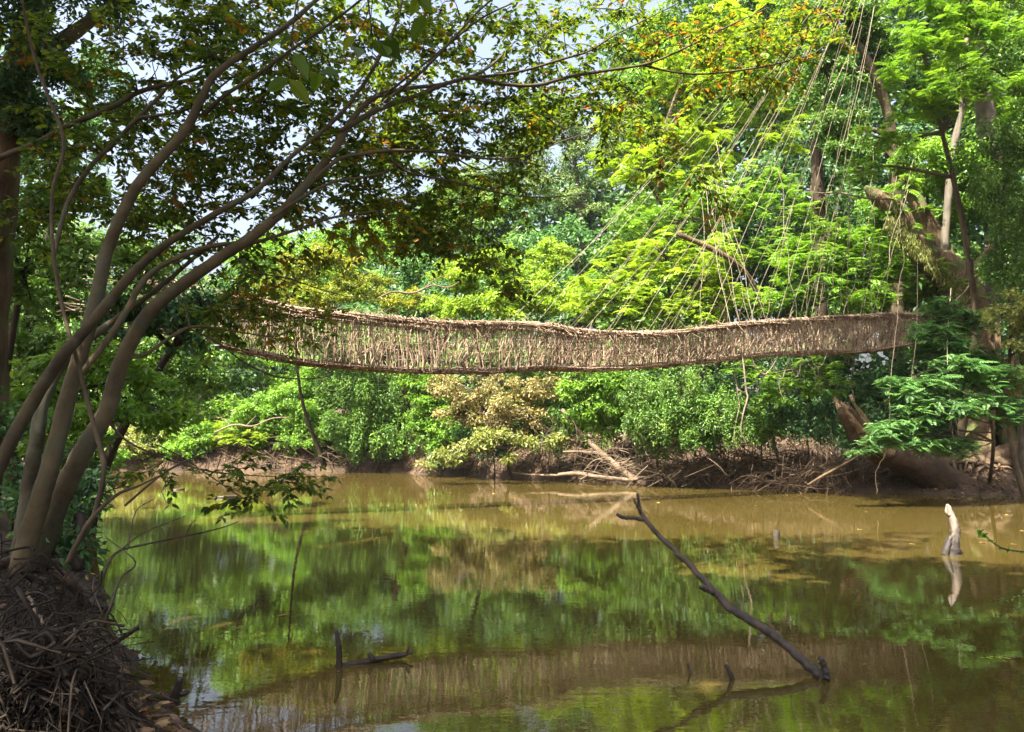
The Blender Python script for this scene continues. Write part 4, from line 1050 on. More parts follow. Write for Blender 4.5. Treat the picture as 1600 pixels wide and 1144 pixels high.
# second fan from the fork of a dead branch
apex = P(1110, 262, 23.5)
for x0 in (1128, 1143, 1158, 1170, 1180, 1190, 1199, 1207):
    s = bridge_s_at(x0); a = bpt([s], -1 if rng.random() < .5 else 1, [1.0])[0]
    b = apex + rng.normal(size=3) * (.25, .2, .25)
    m_ = MB(); tube(m_, spline(vine_pts(a, b, .05, rng, 7, .04), 3), rng.uniform(.004, .0075), 5, rng.random())
    m_.build('suspension_vine', M['vine'], bridge)
# nearly upright hangers at the right end
for x0 in (1226, 1246, 1262, 1280, 1298, 1312, 1328, 1349, 1352, 1366, 1380, 1398, 1412):
    s = bridge_s_at(x0); a = bpt([s], -1 if rng.random() < .6 else 1, [1.0])[0]
    D_ = a[1]
    b = P(x0 + rng.normal(8, 14), rng.uniform(230, 330), D_ + rng.normal() * .3)
    m_ = MB(); tube(m_, spline(vine_pts(a, b, .03, rng, 8, .045), 3), rng.uniform(.005, .009), 5, rng.random())
    m_.build('suspension_vine', M['vine'], bridge)
# loose vine ends hanging below the walkway
for (x0, ln) in [(1089, 60), (1098, 30), (1160, 130), (1215, 45), (1222, 70), (1236, 40), (1250, 35), (1262, 50), (1272, 40), (1302, 60), (1345, 75), (1352, 55), (1380, 40), (840, 20), (660, 14), (930, 14)]:
    s = bridge_s_at(x0); a = bpt([s], 0, [0.0])[0] + bn * rng.uniform(-.25, .2)
    l = px2m(ln, a[1]) * 1.0
    t = np.linspace(0, 1, 8)
    p = a + np.column_stack([np.cumsum(rng.normal(size=8)) * .05, rng.normal(size=8) * .03, -t * l]); p[0] = a
    m_ = MB(); tube(m_, spline(p, 3), rng.uniform(.005, .010), 5, rng.random())
    m_.build('dangling_vine', M['vine'], bridge)
for (x0, x1, dp) in [(1210, 1240, 40), (1238, 1262, 38), (1270, 1300, 24), (1180, 1222, 30)]:
    a = bpt([bridge_s_at(x0)], 0, [0.0])[0] - bn * .25; b = bpt([bridge_s_at(x1)], 0, [0.0])[0] - bn * .25
    m_ = MB(); tube(m_, spline(vine_pts(a, b, px2m(dp, a[1]), rng, 9, .01), 3), .010, 5, rng.random())
    m_.build('dangling_vine', M['vine'], bridge)
q0 = bpt([bridge_s_at(1158)], 0, [0.0])[0] - bn * .2
D_ = q0[1]
stick('liana', 'long pale liana hanging in a slow curve under the bridge to the far bank', 'liana', [(1158, 545, 2.2, D_), (1163, 580, 2.6, D_), (1166, 612, 2.8, D_ + .1), (1168, 622, 2.6, D_ + .1), (1161, 648, 2.4, D_ + .2), (1158, 675, 2.2, D_ + .3), (1166, 694, 1.8, D_ + .4)], 'vine', tint=.7)
stick('liana', 'straight pale liana hanging down to touch the water below the feathery spray', 'liana', [(1412, 388, 1.08, 23.2), (1400, 500, 1.08, 22), (1390, 620, 1.20, 20.4), (1390, 690, 1.32, 19.9), (1372, 730, 1.20, 19.8), (1369, 772, 0.96, 19.8)], 'liana', tint=.9, jitter=.02)
stick('liana', 'thin brown liana hanging in front of the fallen hollow trunk', 'liana', [(1434, 400, 0.96, 23.3), (1432, 520, 1.02, 21), (1424, 600, 1.08, 19.8), (1434, 670, 1.20, 19.4), (1428, 712, 0.96, 19.5)], 'vine', tint=.4)
stick('liana', 'pale forked liana hanging under the feathery spray beside the rooted giant', 'liana', [(1486, 450, 0.96, 23.2), (1480, 540, 1.08, 20.6), (1486, 650, 1.44, 19.3), (1490, 690, 0.90, 19.3)], 'vine', tint=.7, extra=[[(1484, 645, 2, 19.3), (1494, 660, 2, 19.3), (1498, 680, 1.4, 19.3)]])

# ------------------------------------------------------------------ leaning many-stemmed tree in the left foreground
rng = np.random.default_rng(51)
tb = np.array((P(45, 880, 6.4)))
lean = empty('leaning_tree', tb, 'many stemmed smooth barked tree leaning over the water from the left bank', 'tree')
SK = []                                                     # skeleton points for the twigs
def stem(pts, name='stem', mat='smooth_bark', sides=10, tint=.5, n=7, keep=True):
    m_ = MB(); p_, r_ = limb_path(pts, n); r_ = r_ * .67
    tube(m_, p_, r_, sides, tint, .07, rng)
    if keep: SK.append(p_[len(p_) // 4:])
    return m_.build(name, M[mat], lean)
stem([(30, 900, 52, 6.5), (48, 830, 48, 6.5), (78, 730, 42, 6.5), (112, 600, 36, 6.6), (150, 470, 32, 6.7), (168, 390, 28, 6.8), (215, 290, 25, 6.9), (285, 210, 22, 7.0), (312, 160, 20, 7.1), (335, 118, 17, 7.2), (390, 78, 14, 7.4), (448, 40, 12, 7.6), (500, -5, 10, 7.8), (560, -60, 7, 8)], tint=.55)
stem([(318, 180, 12, 7.1), (350, 150, 10, 7.1), (400, 118, 9, 7.2), (445, 85, 8, 7.3), (500, 48, 7, 7.4), (545, 15, 6, 7.5), (600, -30, 5, 7.6)], 'branch', tint=.3, sides=8)
stem([(-40, 830, 34, 6.2), (0, 725, 32, 6.2), (50, 630, 30, 6.3), (95, 560, 28, 6.3), (140, 508, 25, 6.4), (205, 430, 22, 6.5), (262, 380, 17, 6.6), (340, 332, 14, 6.8), (400, 298, 12, 6.9), (455, 245, 11, 7.1), (515, 195, 10, 7.2), (555, 150, 9, 7.4), (590, 95, 8, 7.5), (620, 35, 7, 7.7), (632, -20, 5, 7.8)], tint=.28)
stem([(55, 890, 56, 6.8), (85, 800, 50, 6.8), (130, 705, 44, 6.8), (168, 640, 40, 6.9), (190, 565, 36, 7), (232, 490, 32, 7), (285, 445, 29, 7.1), (345, 402, 27, 7.2), (405, 362, 25, 7.3), (455, 315, 22, 7.4), (500, 262, 20, 7.5), (528, 225, 18, 7.6), (555, 180, 14, 7.7), (590, 150, 12, 7.8), (640, 138, 10, 8), (690, 132, 9, 8.2), (740, 118, 8, 8.4), (770, 100, 6, 8.6), (800, 70, 4, 8.8)], tint=.6)
stem([(532, 205, 13, 7.6), (590, 172, 12, 7.8), (650, 150, 11, 8), (700, 130, 10, 8.2), (735, 122, 10, 8.3), (790, 132, 9, 8.5), (840, 133, 9, 8.7), (890, 120, 8, 8.9), (950, 110, 7, 9.2), (1010, 100, 6, 9.4), (1060, 80, 5, 9.6), (1130, 45, 4, 9.9), (1200, 12, 3, 10.1)], 'branch', tint=.45, sides=8)
stem([(1000, 101, 5, 9.4), (1060, 114, 5, 9.6), (1110, 115, 5, 9.8), (1170, 108, 5, 10), (1220, 98, 4, 10.2), (1270, 84, 3, 10.4), (1300, 60, 2, 10.5)], 'branch', 'bark', 7, .3)
stem([(730, 122, 7, 8.3), (770, 118, 7, 8.4), (820, 110, 6, 8.6), (880, 92, 6, 8.8), (920, 80, 5, 9), (960, 55, 4, 9.2), (1010, 30, 3, 9.4), (1060, 5, 3, 9.5)], 'branch', 'bark', 7, .3)
stem([(600, 150, 7, 7.8), (640, 118, 6, 7.8), (700, 70, 5, 7.9), (750, 30, 5, 8), (800, 5, 4, 8.1)], 'branch', 'bark', 7, .4)
stem([(600, 160, 9, 7.8), (650, 120, 8, 7.7), (700, 70, 6, 7.8), (740, 25, 5, 7.9), (790, -20, 4, 8)], 'branch', 'smooth_bark', 7, .55)
stem([(440, 330, 12, 7.4), (520, 255, 10, 7.5), (570, 240, 9, 7.7), (620, 235, 8, 7.9), (690, 238, 6, 8.2), (760, 248, 5, 8.5), (820, 244, 4, 8.7), (880, 220, 3, 8.9), (930, 205, 2, 9)], 'branch', tint=.6, sides=7)
stem([(700, 240, 4, 8.2), (750, 265, 4, 8.4), (790, 250, 3, 8.6), (860, 262, 2, 8.8)], 'branch', 'bark', 6, .4)
stem([(610, 250, 7, 7.8), (640, 270, 6, 8), (690, 280, 5, 8.2), (740, 292, 5, 8.4), (800, 305, 4, 8.7), (860, 308, 3, 9), (930, 300, 2, 9.2), (980, 285, 2, 9.4)], 'branch', 'bark', 6, .3)
stem([(425, 340, 9, 7.3), (470, 310, 8, 7.4), (520, 285, 7, 7.5), (580, 275, 6, 7.8), (620, 262, 5, 8)], 'branch', tint=.6, sides=7)
stem([(120, 590, 16, 6.6), (165, 535, 16, 6.7), (195, 490, 15, 6.8), (220, 445, 14, 6.9), (245, 420, 13, 7), (290, 398, 12, 7.1), (340, 383, 11, 7.2), (400, 378, 9, 7.4), (460, 360, 7, 7.6), (520, 340, 6, 7.8), (590, 330, 4, 8)], tint=.75, sides=9)
stem([(25, 900, 40, 7.2), (40, 800, 36, 7.2), (55, 700, 32, 7.3), (70, 620, 28, 7.4), (110, 555, 22, 7.6), (180, 500, 16, 7.8), (260, 440, 11, 8), (340, 370, 8, 8.2)], tint=.2)
stem([(200, 560, 10, 7), (228, 553, 9, 7.1), (248, 540, 8, 7.2), (292, 513, 8, 7.4), (330, 512, 6, 7.5), (380, 520, 4, 7.7), (430, 525, 4, 7.8), (462, 510, 3, 7.9)], 'branch', tint=.8, sides=7)
stem([(294, 513, 5, 7.4), (340, 535, 5, 7.5), (380, 565, 4, 7.6), (430, 588, 4, 7.8), (480, 592, 3, 7.9), (515, 588, 2, 8)], 'branch', 'bark', 6, .2)
stem([(296, 510, 4, 7.4), (292, 490, 4, 7.4), (288, 470, 3, 7.4)], 'branch', tint=.8, sides=6)
stem([(365, 400, 5, 7.2), (400, 425, 4, 7.3), (450, 435, 4, 7.5), (500, 452, 3, 7.7), (545, 464, 2, 7.8)], 'branch', 'bark', 6, .2)
stem([(-30, 260, 16, 8.6), (15, 240, 14, 8.3), (60, 222, 13, 8), (110, 195, 13, 8), (170, 170, 13, 8), (215, 145, 12, 8), (260, 132, 11, 8.1), (320, 120, 9, 8.2), (360, 95, 8, 8.3), (420, 70, 6, 8.5)], 'branch', tint=.3, sides=8)
stem([(84, 400, 10, 6.7), (105, 320, 11, 7), (140, 262, 11, 7.4), (180, 222, 11, 7.6), (215, 185, 10, 7.6), (245, 155, 9, 7.7), (280, 120, 7, 7.8), (330, 100, 6, 8), (380, 92, 5, 8.1)], 'branch', tint=.4, sides=7)
stem([(215, 185, 8, 7.6), (300, 168, 6, 7.7), (380, 112, 5, 8), (450, 115, 4, 8.1), (520, 125, 3, 8.3)], 'branch', tint=.3, sides=6)
# low twigs over the water
stem([(165, 655, 6, 7), (200, 690, 5, 7), (255, 715, 4, 7.1), (320, 735, 4, 7.2), (380, 742, 3, 7.3), (430, 745, 2, 7.4)], 'branch', 'bark', 6, .3)
stem([(245, 695, 4, 7), (285, 715, 3, 7.1), (330, 745, 3, 7.2), (385, 780, 2.5, 7.3), (410, 770, 2, 7.4)], 'branch', 'bark', 6, .2)
stem([(195, 790, 6, 6.3), (255, 740, 5, 6.6), (310, 712, 4, 6.9), (362, 693, 3, 7.1)], 'branch', 'bark', 6, .2)
stem([(30, -40, 7, 7), (110, -120, 7, 5.6), (240, -90, 6, 4.5), (350, -55, 5, 3.9), (460, -38, 4, 3.7), (570, -28, 3, 3.7), (680, -50, 2, 3.8)], 'branch', 'bark', 6, .3)
stem([(120, 850, 13, 6.2), (145, 810, 13, 6.2), (162, 740, 12, 6.2), (158, 705, 12, 6.3), (140, 640, 11, 6.4), (122, 570, 10, 6.4), (100, 490, 9, 6.5), (84, 400, 9, 6.6), (82, 300, 8, 6.7), (100, 225, 8, 6.8), (75, 150, 8, 6.9), (55, 95, 7, 7), (40, 30, 6, 7), (30, -40, 5, 7)], 'branch', 'bark', 8, .35)
stem([(105, 880, 12, 6.1), (140, 815, 11, 6.1), (180, 775, 8, 6.3), (215, 760, 5, 6.5), (252, 742, 3, 6.7)], 'branch', 'bark', 7, .3)
sk = np.vstack(SK)

def spray(mbw, mbl, c, rng, nleaf, size, tint_fn, Lr=(.055, .09), reach=.36, store=None):
    """a twig from the nearest wood to c, ending in alternate leaves along three or four twiglets"""
    global sk
    d = np.linalg.norm(sk - c, axis=1); a = sk[int(np.argmin(d))]
    L_ = np.linalg.norm(c - a)
    mid = a * .5 + c * .5 + np.array((0, 0, .10)) * L_ + rng.normal(size=3) * .07 * L_
    tw = spline([a, mid, c], 5)
    tube(mbw, tw, np.linspace(.0065 + .0018 * L_, .003, len(tw)), 4, .4, ends=False)
    sk = np.vstack([sk, tw[3:]])
    main = unit(unit(c - a) * .7 + rng.normal(size=3) * .6 * (1, 1, .5) + (.1, 0, -.05))
    for k in range(4):
        dr = unit(main + rng.normal(size=3) * (.9, .9, .35)); l = reach * rng.uniform(.6, 1.2)
        e = c + dr * l + (0, 0, -.06 * l)
        st = tw[rng.integers(max(1, len(tw) - 4), len(tw))]
        tp = spline([st, (st + e) / 2 + rng.normal(size=3) * .03, e], 4)
        tube(mbw, tp, np.linspace(.0035, .0014, len(tp)), 3, .4, ends=False)
        n = nleaf // 4
        t = np.sort(rng.random(n)) ** .8
        idx = t * (len(tp) - 1); i0 = np.minimum(idx.astype(int), len(tp) - 2)
        pos = tp[i0] + (tp[i0 + 1] - tp[i0]) * (idx - i0)[:, None] + rng.normal(size=(n, 3)) * .008
        sd = unit(np.cross(dr, (0, 0, 1.0)))
        sgn = np.where(np.arange(n) % 2 == 0, 1, -1)[:, None]
        ax = unit(sd * sgn * .9 + dr * .6 + rng.normal(size=(n, 3)) * .35 + (0, 0, -.22))
        nr = unit(rng.normal(size=(n, 3)) * .45 + (0, 0, 1))
        L = rng.uniform(*Lr, n) * size
        tn = tint_fn(rng, n)
        if store is not None:
            store.append((pos, ax, nr, L, tn))
        leaves(mbl, pos, ax, nr, L, L * rng.uniform(.42, .55, n), tn, six=True) if store is None else None

def turning(lo, hi, share, y0, y1):
    # leaves turn colour a twig at a time, with a few single ones elsewhere
    def fn(rng, n):
        t = rng.uniform(lo, hi, n)
        y = rng.random(n) < (.75 if rng.random() < share else .025)
        t[y] = rng.uniform(y0, y1, y.sum())
        return t
    return fn
t_green, t_mix, t_orange, t_yel = turning(0, .82, .02, .86, 1), turning(.1, .84, .08, .85, .97), turning(.1, .84, .20, .88, 1), turning(.5, .84, .40, .84, .93)

regions = [  # x, y, rx, ry, near, far, sprays, tint, size
    (250, 55, 110, 60, 7.6, 10, 24, t_green, 1), (235, 175, 90, 55, 7.6, 10, 15, t_green, 1), (330, 120, 80, 50, 7.4, 10, 15, t_green, 1), (420, 50, 120, 60, 7.2, 10, 34, t_green, 1),
    (560, 50, 110, 65, 7.4, 10.5, 36, t_mix, 1), (700, 50, 90, 60, 8, 11, 22, t_mix, 1), (560, 190, 100, 65, 7.8, 10.5, 30, t_mix, 1), (450, 215, 110, 65, 7.4, 10, 26, t_green, 1),
    (350, 270, 90, 55, 7.4, 10, 18, t_green, 1), (470, 130, 100, 50, 7.4, 10, 24, t_green, 1), (700, 175, 100, 50, 8.2, 11, 28, t_mix, 1), (610, 275, 120, 50, 8.2, 12, 42, t_green, 1), (710, 310, 110, 45, 8.5, 12, 36, t_green, 1),
    (560, 335, 90, 40, 8, 11.5, 22, t_yel, 1), (650, 360, 90, 35, 8.5, 12, 20, t_mix, 1), (790, 75, 100, 55, 8.5, 11, 18, t_green, 1), (870, 35, 80, 40, 8.6, 11, 14, t_green, 1), (900, 150, 90, 45, 8.8, 11, 16, t_green, 1), (970, 170, 60, 45, 9, 11, 10, t_mix, 1),
    (1000, 50, 90, 45, 9, 11, 17, t_mix, 1), (1090, 80, 80, 45, 9.4, 11, 15, t_orange, 1), (1200, 75, 80, 40, 9.8, 11.4, 18, t_orange, 1), (1150, 135, 90, 30, 9.6, 11, 11, t_orange, 1), (1265, 40, 45, 40, 10, 11.4, 9, t_orange, 1),
    (880, 240, 100, 40, 8.8, 10.5, 7, t_mix, 1), (1065, 225, 50, 50, 9.4, 10.6, 6, t_orange, 1), (1100, 300, 30, 35, 9.5, 10.5, 3, t_orange, 1), (800, 400, 70, 30, 9, 11, 5, t_mix, 1), (800, 450, 20, 14, 9, 9.5, 2, t_green, 1.2), (720, 400, 60, 20, 9, 11, 6, t_mix, 1),
    (415, 485, 55, 22, 8, 9.5, 9, t_yel, .9), (380, 460, 40, 20, 8, 9.5, 5, t_yel, .9), (460, 500, 50, 14, 8, 9.5, 5, t_yel, .9), (330, 500, 45, 25, 7.6, 8.6, 5, t_green, 1.1), (300, 400, 70, 50, 7.4, 9.5, 8, t_green, 1), (420, 400, 60, 30, 8, 10, 7, t_mix, 1),
    (435, 752, 34, 10, 7.3, 7.5, 4, t_green, 1), (385, 772, 30, 12, 7.2, 7.4, 3, t_green, 1), (350, 735, 30, 10, 7.1, 7.3, 2, t_green, 1), (250, 740, 30, 20, 6.8, 7.2, 2, t_green, .9),
    (250, 240, 70, 45, 7.4, 10, 16, t_green, 1), (270, 320, 80, 45, 7.4, 10, 16, t_green, 1), (180, 150, 70, 40, 7.6, 10, 12, t_green, 1), (330, 210, 70, 40, 7.4, 10, 12, t_green, 1), (400, 330, 80, 35, 7.8, 10.5, 12, t_mix, 1), (850, 120, 80, 50, 8.8, 11, 12, t_green, 1), (800, 200, 80, 40, 8.8, 11, 12, t_mix, 1), (300, 20, 100, 30, 7.6, 10, 10, t_green, 1),
    (620, 235, 90, 40, 8, 11, 16, t_mix, 1), (490, 275, 80, 40, 8, 10.5, 14, t_green, 1), (740, 210, 80, 45, 8.5, 11, 14, t_mix, 1), (820, 160, 60, 45, 8.8, 11, 10, t_green, 1),
    (120, 260, 70, 50, 7.2, 9, 12, t_green, 1), (60, 320, 60, 60, 7, 9, 12, t_green, 1), (170, 340, 60, 40, 7.2, 9, 7, t_green, 1), (40, 30, 60, 50, 7.4, 9, 7, t_green, 1), (100, 130, 50, 50, 7.4, 9, 6, t_green, 1),
]
tw, store = MB(), []
cand = []
for (x, y, rx, ry, d0, d1, n, fn, sz) in regions:
    for i in range(n):
        a, q = rng.uniform(0, 6.28), math.sqrt(rng.random())
        D = rng.uniform(d0, d1)
        c = P(x + rx * q * math.cos(a), y + ry * q * math.sin(a), D)
        cand.append((float(np.linalg.norm(sk - c, axis=1).min()), c, fn, sz))
cand.sort(key=lambda q: q[0])
for _, c, fn, sz in cand:
    spray(tw, None, c, rng, 52, sz, fn, (.060, .098), .42, store)
# a few sprays close above the camera, soft dark leaves at the top of the view
for (x, y, D) in [(455, 62, 3.6), (580, 40, 3.6), (640, -25, 3.8)]:
    c = P(x, y, D)
    spray(tw, None, c, rng, 8, 1.6, t_green, (.06, .10), .16, store)
tw.build('twigs', M['dark_bark'], lean, kind='stuff')
pos = np.vstack([q[0] for q in store]); ax = np.vstack([q[1] for q in store]); nr = np.vstack([q[2] for q in store])
LL = np.concatenate([q[3] for q in store]); tn = np.concatenate([q[4] for q in store])
app = LL / pos[:, 1]
order = np.argsort(-app); big, rest = order[:300], order[300:]
lf = MB()
leaves(lf, pos[rest], ax[rest], nr[rest], LL[rest], LL[rest] * .56, tn[rest], six=True)
lf.build('leaves', M['canopy'], lean, smooth=False, kind='stuff')
lm = []
for k in range(8):
    q = MB(); leaves(q, np.zeros((1, 3)), np.array([[1., 0, 0]]), np.array([[0, 0, 1.]]), 1.0, .54, np.array([(.1, .3, .45, .6, .72, .8, .9, .97)[k]]), six=True)
    lm.append(q.mesh('leaf', M['canopy'], smooth=False))
tv = np.array((.1, .3, .45, .6, .72, .8, .9, .97))
for i in big:
    x_ = unit(ax[i]); y_ = unit(np.cross(nr[i], x_)); z_ = np.cross(x_, y_)
    mt = Matrix(((x_[0], y_[0], z_[0], 0), (x_[1], y_[1], z_[1], 0), (x_[2], y_[2], z_[2], 0), (0, 0, 0, 1)))
    o = bpy.data.objects.new('leaf', lm[int(np.argmin(abs(tv - tn[i])))])
    COL.objects.link(o); o.parent = lean
    s = float(LL[i])
    o.matrix_local = Matrix.Translation(Vector(pos[i] - tb)) @ mt @ Matrix.Scale(s, 4)

# ------------------------------------------------------------------ roots, litter and sticks on the near left bank
rng = np.random.default_rng(61)
def near_pt(x, y, lift=0.0):
    """point of the near bank seen at (x, y)"""
    r = ray(x, y); o_ = np.array((0, 0, CAMH))
    t = np.linspace(2.0, 14, 260)
    p = o_ + r[None, :] * t[:, None]
    g = np.maximum(gz(p[:, 0], p[:, 1]), 0)
    k = int(np.argmax(p[:, 2] < g + lift))
    return p[k]
def root_on_bank(pts, name, label, mat, tint=.5):
    q = [np.concatenate([near_pt(a[0], a[1], a[3]), [0]]) for a in pts]
    for a, b in zip(q, pts): b_w = px2m(b[2], a[1]) / 2; a[3] = b_w
    q = spline(q, 7)
    m_ = MB(); p_ = q[:, :3] + rng.normal(size=(len(q), 3)) * .006
    tube(m_, p_, np.maximum(q[:, 3], .003), 8, tint, .12, rng)
    return tag(m_.build(name, M[mat], loc=p_[0]), label, 'root', 'thick bare roots on the near left bank')
root_on_bank([(-30, 890, 16, .25), (30, 876, 17, .28), (70, 876, 17, .28), (98, 900, 16, .25), (125, 930, 15, .2), (138, 970, 13, .15), (136, 1050, 11, .08)], 'exposed_root', 'thick root arching level over the top of the root tangle', 'root', .45)
root_on_bank([(-20, 960, 16, .2), (10, 1015, 18, .2), (32, 1045, 20, .2), (75, 1050, 20, .2), (98, 1075, 22, .2), (130, 1112, 18, .15)], 'exposed_root', 'reddish crooked root low in the corner of the bank', 'root', .75)
root_on_bank([(95, 890, 13, .2), (125, 915, 12, .2), (150, 945, 10, .15), (172, 950, 8, .1)], 'exposed_root', 'dark root running from the tangle out to the water', 'wet', .6)
root_on_bank([(42, 925, 5, .3), (60, 960, 5, .3), (80, 1010, 5, .28), (95, 1045, 4, .2)], 'exposed_root', 'thin straight pale root across the dark tangle', 'twig', .6)
root_on_bank([(45, 1070, 7, .25), (75, 1040, 7, .3), (120, 1020, 6, .3), (170, 1000, 4, .2)], 'exposed_root', 'grey root slanting up over the reddish crooked root', 'root', .6)
root_on_bank([(165, 1010, 5, .15), (190, 1040, 5, .15), (215, 1065, 4, .1), (245, 1085, 3, .08)], 'exposed_root', 'pale curved root ending beside the litter at the waterline', 'twig', .4)
m_ = MB()
for i in range(1150):
    x = rng.uniform(-40, 175); y = rng.uniform(850, 1150)
    if x > 110 + (y - 850) * .35: continue
    a = near_pt(x, y, rng.uniform(.0, .40))
    d = unit(rng.normal(size=3) * (1, .8, .7)); l = rng.uniform(.15, .6)
    p = spline([a - d * l * .5 - (0, 0, .05), a - d * l * .2 + rng.normal(size=3) * .09 * l, a + d * l * .15 + rng.normal(size=3) * .10 * l + (0, 0, .06 * l), a + d * l * .5 - (0, 0, .08)], 3)
    tube(m_, p, np.linspace(1, .4, len(p)) * (.0018 + .012 * rng.random() ** 3.0), 3, rng.random(), ends=False)
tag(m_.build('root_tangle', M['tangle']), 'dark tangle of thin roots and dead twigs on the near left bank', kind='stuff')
m_ = MB()
n = 1500
xs = rng.uniform(-60, 290, n); ys = rng.uniform(880, 1150, n)
pp = []
for x, y in zip(xs, ys):
    p = near_pt(x, y, .02)
    if float(gz(np.array([p[0]]), np.array([p[1]]))[0]) > -.02: pp.append(p)
pp = np.array(pp)
leaves(m_, pp, rng.normal(size=(len(pp), 3)) * (1, 1, .25), rng.normal(size=(len(pp), 3)) * .5 + (0, 0, 1), rng.uniform(.05, .10, len(pp)), rng.uniform(.025, .045, len(pp)), rng.random(len(pp)), six=True)
tag(m_.build('leaf_litter', M['litter'], smooth=False), 'brown fallen leaves on the near left bank', kind='stuff')
# thin bare twigs reaching over the water from the tangle
def bank_twig(label, pts, w0=5):
    q = [(x, y, max(1.5, w0 * (1 - .7 * i / (len(pts) - 1))), D) for i, (x, y, D) in enumerate(pts)]
    return q
stick('bare_twig', 'long bare twig with side shoots reaching right over the water from the root tangle', 'twig',
      bank_twig('', [(140, 960, 6.2), (165, 890, 6.3), (185, 862, 6.4), (240, 848, 6.6), (290, 838, 6.8), (345, 825, 7), (372, 815, 7.1)]), 'wet', 5,
      extra=[bank_twig('', [(185, 862, 6.4), (220, 835, 6.5), (260, 818, 6.6), (290, 806, 6.7)], 3), bank_twig('', [(200, 858, 6.4), (212, 800, 6.5), (240, 780, 6.6)], 2.5), bank_twig('', [(290, 838, 6.8), (298, 820, 6.8), (306, 812, 6.8)], 2.5)])
stick('bare_twig', 'crooked dark twig rising steeply from the edge of the root tangle', 'twig', bank_twig('', [(155, 990, 6), (172, 950, 6), (188, 905, 6.1), (210, 885, 6.2), (205, 870, 6.2), (165, 840, 6.3)], 5), 'wet', 5,
      extra=[bank_twig('', [(160, 960, 6), (145, 915, 6.1), (160, 890, 6.2), (180, 868, 6.2)], 3)])
stick('bare_twig', 'thin pale twig standing beside the litter at the waterline', 'twig', bank_twig('', [(130, 990, 5.8), (155, 1025, 5.8), (178, 1055, 5.7)], 4), 'twig', 5)
ps = Wp(123, 885, .0)
stick('mooring_post', 'broken dark upright post at the left bank behind the root tangle', 'post', [(122, 890, 20, 6.9), (124, 850, 19, 6.9), (126, 815, 17, 6.9), (121, 802, 13, 6.9)], 'wet', 8, lump=.15)

# ------------------------------------------------------------------ dead wood standing in the river
def water_pts(base_xy, rows):
    """rows (x, y, width, dD) relative to the distance of the waterline point base_xy"""
    D = Wp(*base_xy)[1]
    return [(x, y, w, D + dD) for (x, y, w, dD) in rows]
b = (1288, 1060)
stick('forked_snag', 'long dark forked dead branch leaning out of the brown water', 'dead branch',
      water_pts(b, [(1296, 1085, 15.6, 0), (1284, 1058, 15.6, 0), (1262, 1040, 13.9, .1), (1232, 1012, 13.1, .25), (1190, 980, 13.1, .5), (1140, 950, 12.3, .75), (1118, 925, 10.7, .9), (1088, 895, 9.0, 1.1), (1060, 865, 8.2, 1.2), (1030, 838, 7.4, 1.4), (1008, 812, 7.4, 1.5), (1000, 795, 4.9, 1.6), (996, 771, 4.5, 1.6)]), 'snag', 10, 6, .12, .5,
      extra=[water_pts(b, [(1291, 1062, 12, -.05), (1290, 1048, 11, -.05), (1284, 1032, 10, -.05), (1281, 1029, 6, -.05)]),
             water_pts(b, [(1006, 812, 7, 1.5), (990, 809, 6, 1.5), (975, 809, 6, 1.5), (965, 804, 5, 1.5)]),
             water_pts(b, [(1120, 928, 10, .9), (1105, 921, 9, .85), (1095, 917, 7, .8)]),
             water_pts(b, [(1002, 803, 5, 1.55), (994, 788, 4, 1.5), (991, 780, 3.5, 1.5)])], jitter=.004)
b = (1488, 866)
stick('white_stump', 'bleached jagged stump with a dark wet foot standing in the sunlit water', 'stump',
      water_pts(b, [(1488, 884, 25, 0), (1488, 866, 25, 0), (1488, 850, 20, 0), (1492, 835, 15, 0), (1491, 820, 13, 0), (1486, 805, 10, 0), (1482, 793, 7, 0), (1480, 788, 3, 0)]), 'stump', 11, 5, .16, .5,
      extra=[water_pts(b, [(1493, 840, 9, -.02), (1496, 830, 8, -.02), (1495, 822, 4, -.02)]), water_pts(b, [(1484, 806, 5, -.02), (1479, 800, 5, -.02), (1480, 788, 3, -.02)]), water_pts(b, [(1476, 868, 12, -.05), (1480, 855, 10, -.05), (1486, 838, 6, -.03)])])
stick('old_stump', 'small grey stump tip just above the water at the edge of the shade', 'stump', water_pts((1214, 842), [(1214, 848, 11, 0), (1214, 836, 10, 0), (1213, 828, 7, 0)]), 'pale_bark', 8, 4, .25, .3)
stick('dead_stick', 'short dark stub poking from the water left of the forked snag foot', 'stick', water_pts((1144, 1062), [(1148, 1076, 9, 0), (1144, 1060, 9, 0), (1138, 1046, 7, 0), (1133, 1038, 5, 0)]), 'wet', 7)
stick('dead_stick', 'smallest dark stub, farther left in the bridge reflection', 'stick', water_pts((1079, 1052), [(1082, 1058, 5, 0), (1079, 1050, 5, 0), (1075, 1037, 4, 0)]), 'wet', 6)
b = (527, 1042)
stick('sunken_branch', 'black branch lying in the water with one upright stub', 'dead branch', water_pts(b, [(522, 1046, 10, 0), (540, 1040, 10, .05), (570, 1034, 9, .1), (600, 1028, 9, .15), (625, 1024, 8, .2), (645, 1020, 4, .2)]), 'wet', 8, 5, .2, .4,
      extra=[water_pts(b, [(529, 1060, 9, 0), (530, 1030, 9, 0), (529, 1005, 8, 0), (525, 986, 6, 0)]), water_pts(b, [(583, 1032, 7, .1), (578, 1024, 6, .1), (576, 1020, 4, .1)]), water_pts(b, [(636, 1022, 6, .2), (638, 1014, 5, .2), (639, 1010, 3, .2)])])
b = (270, 1105)
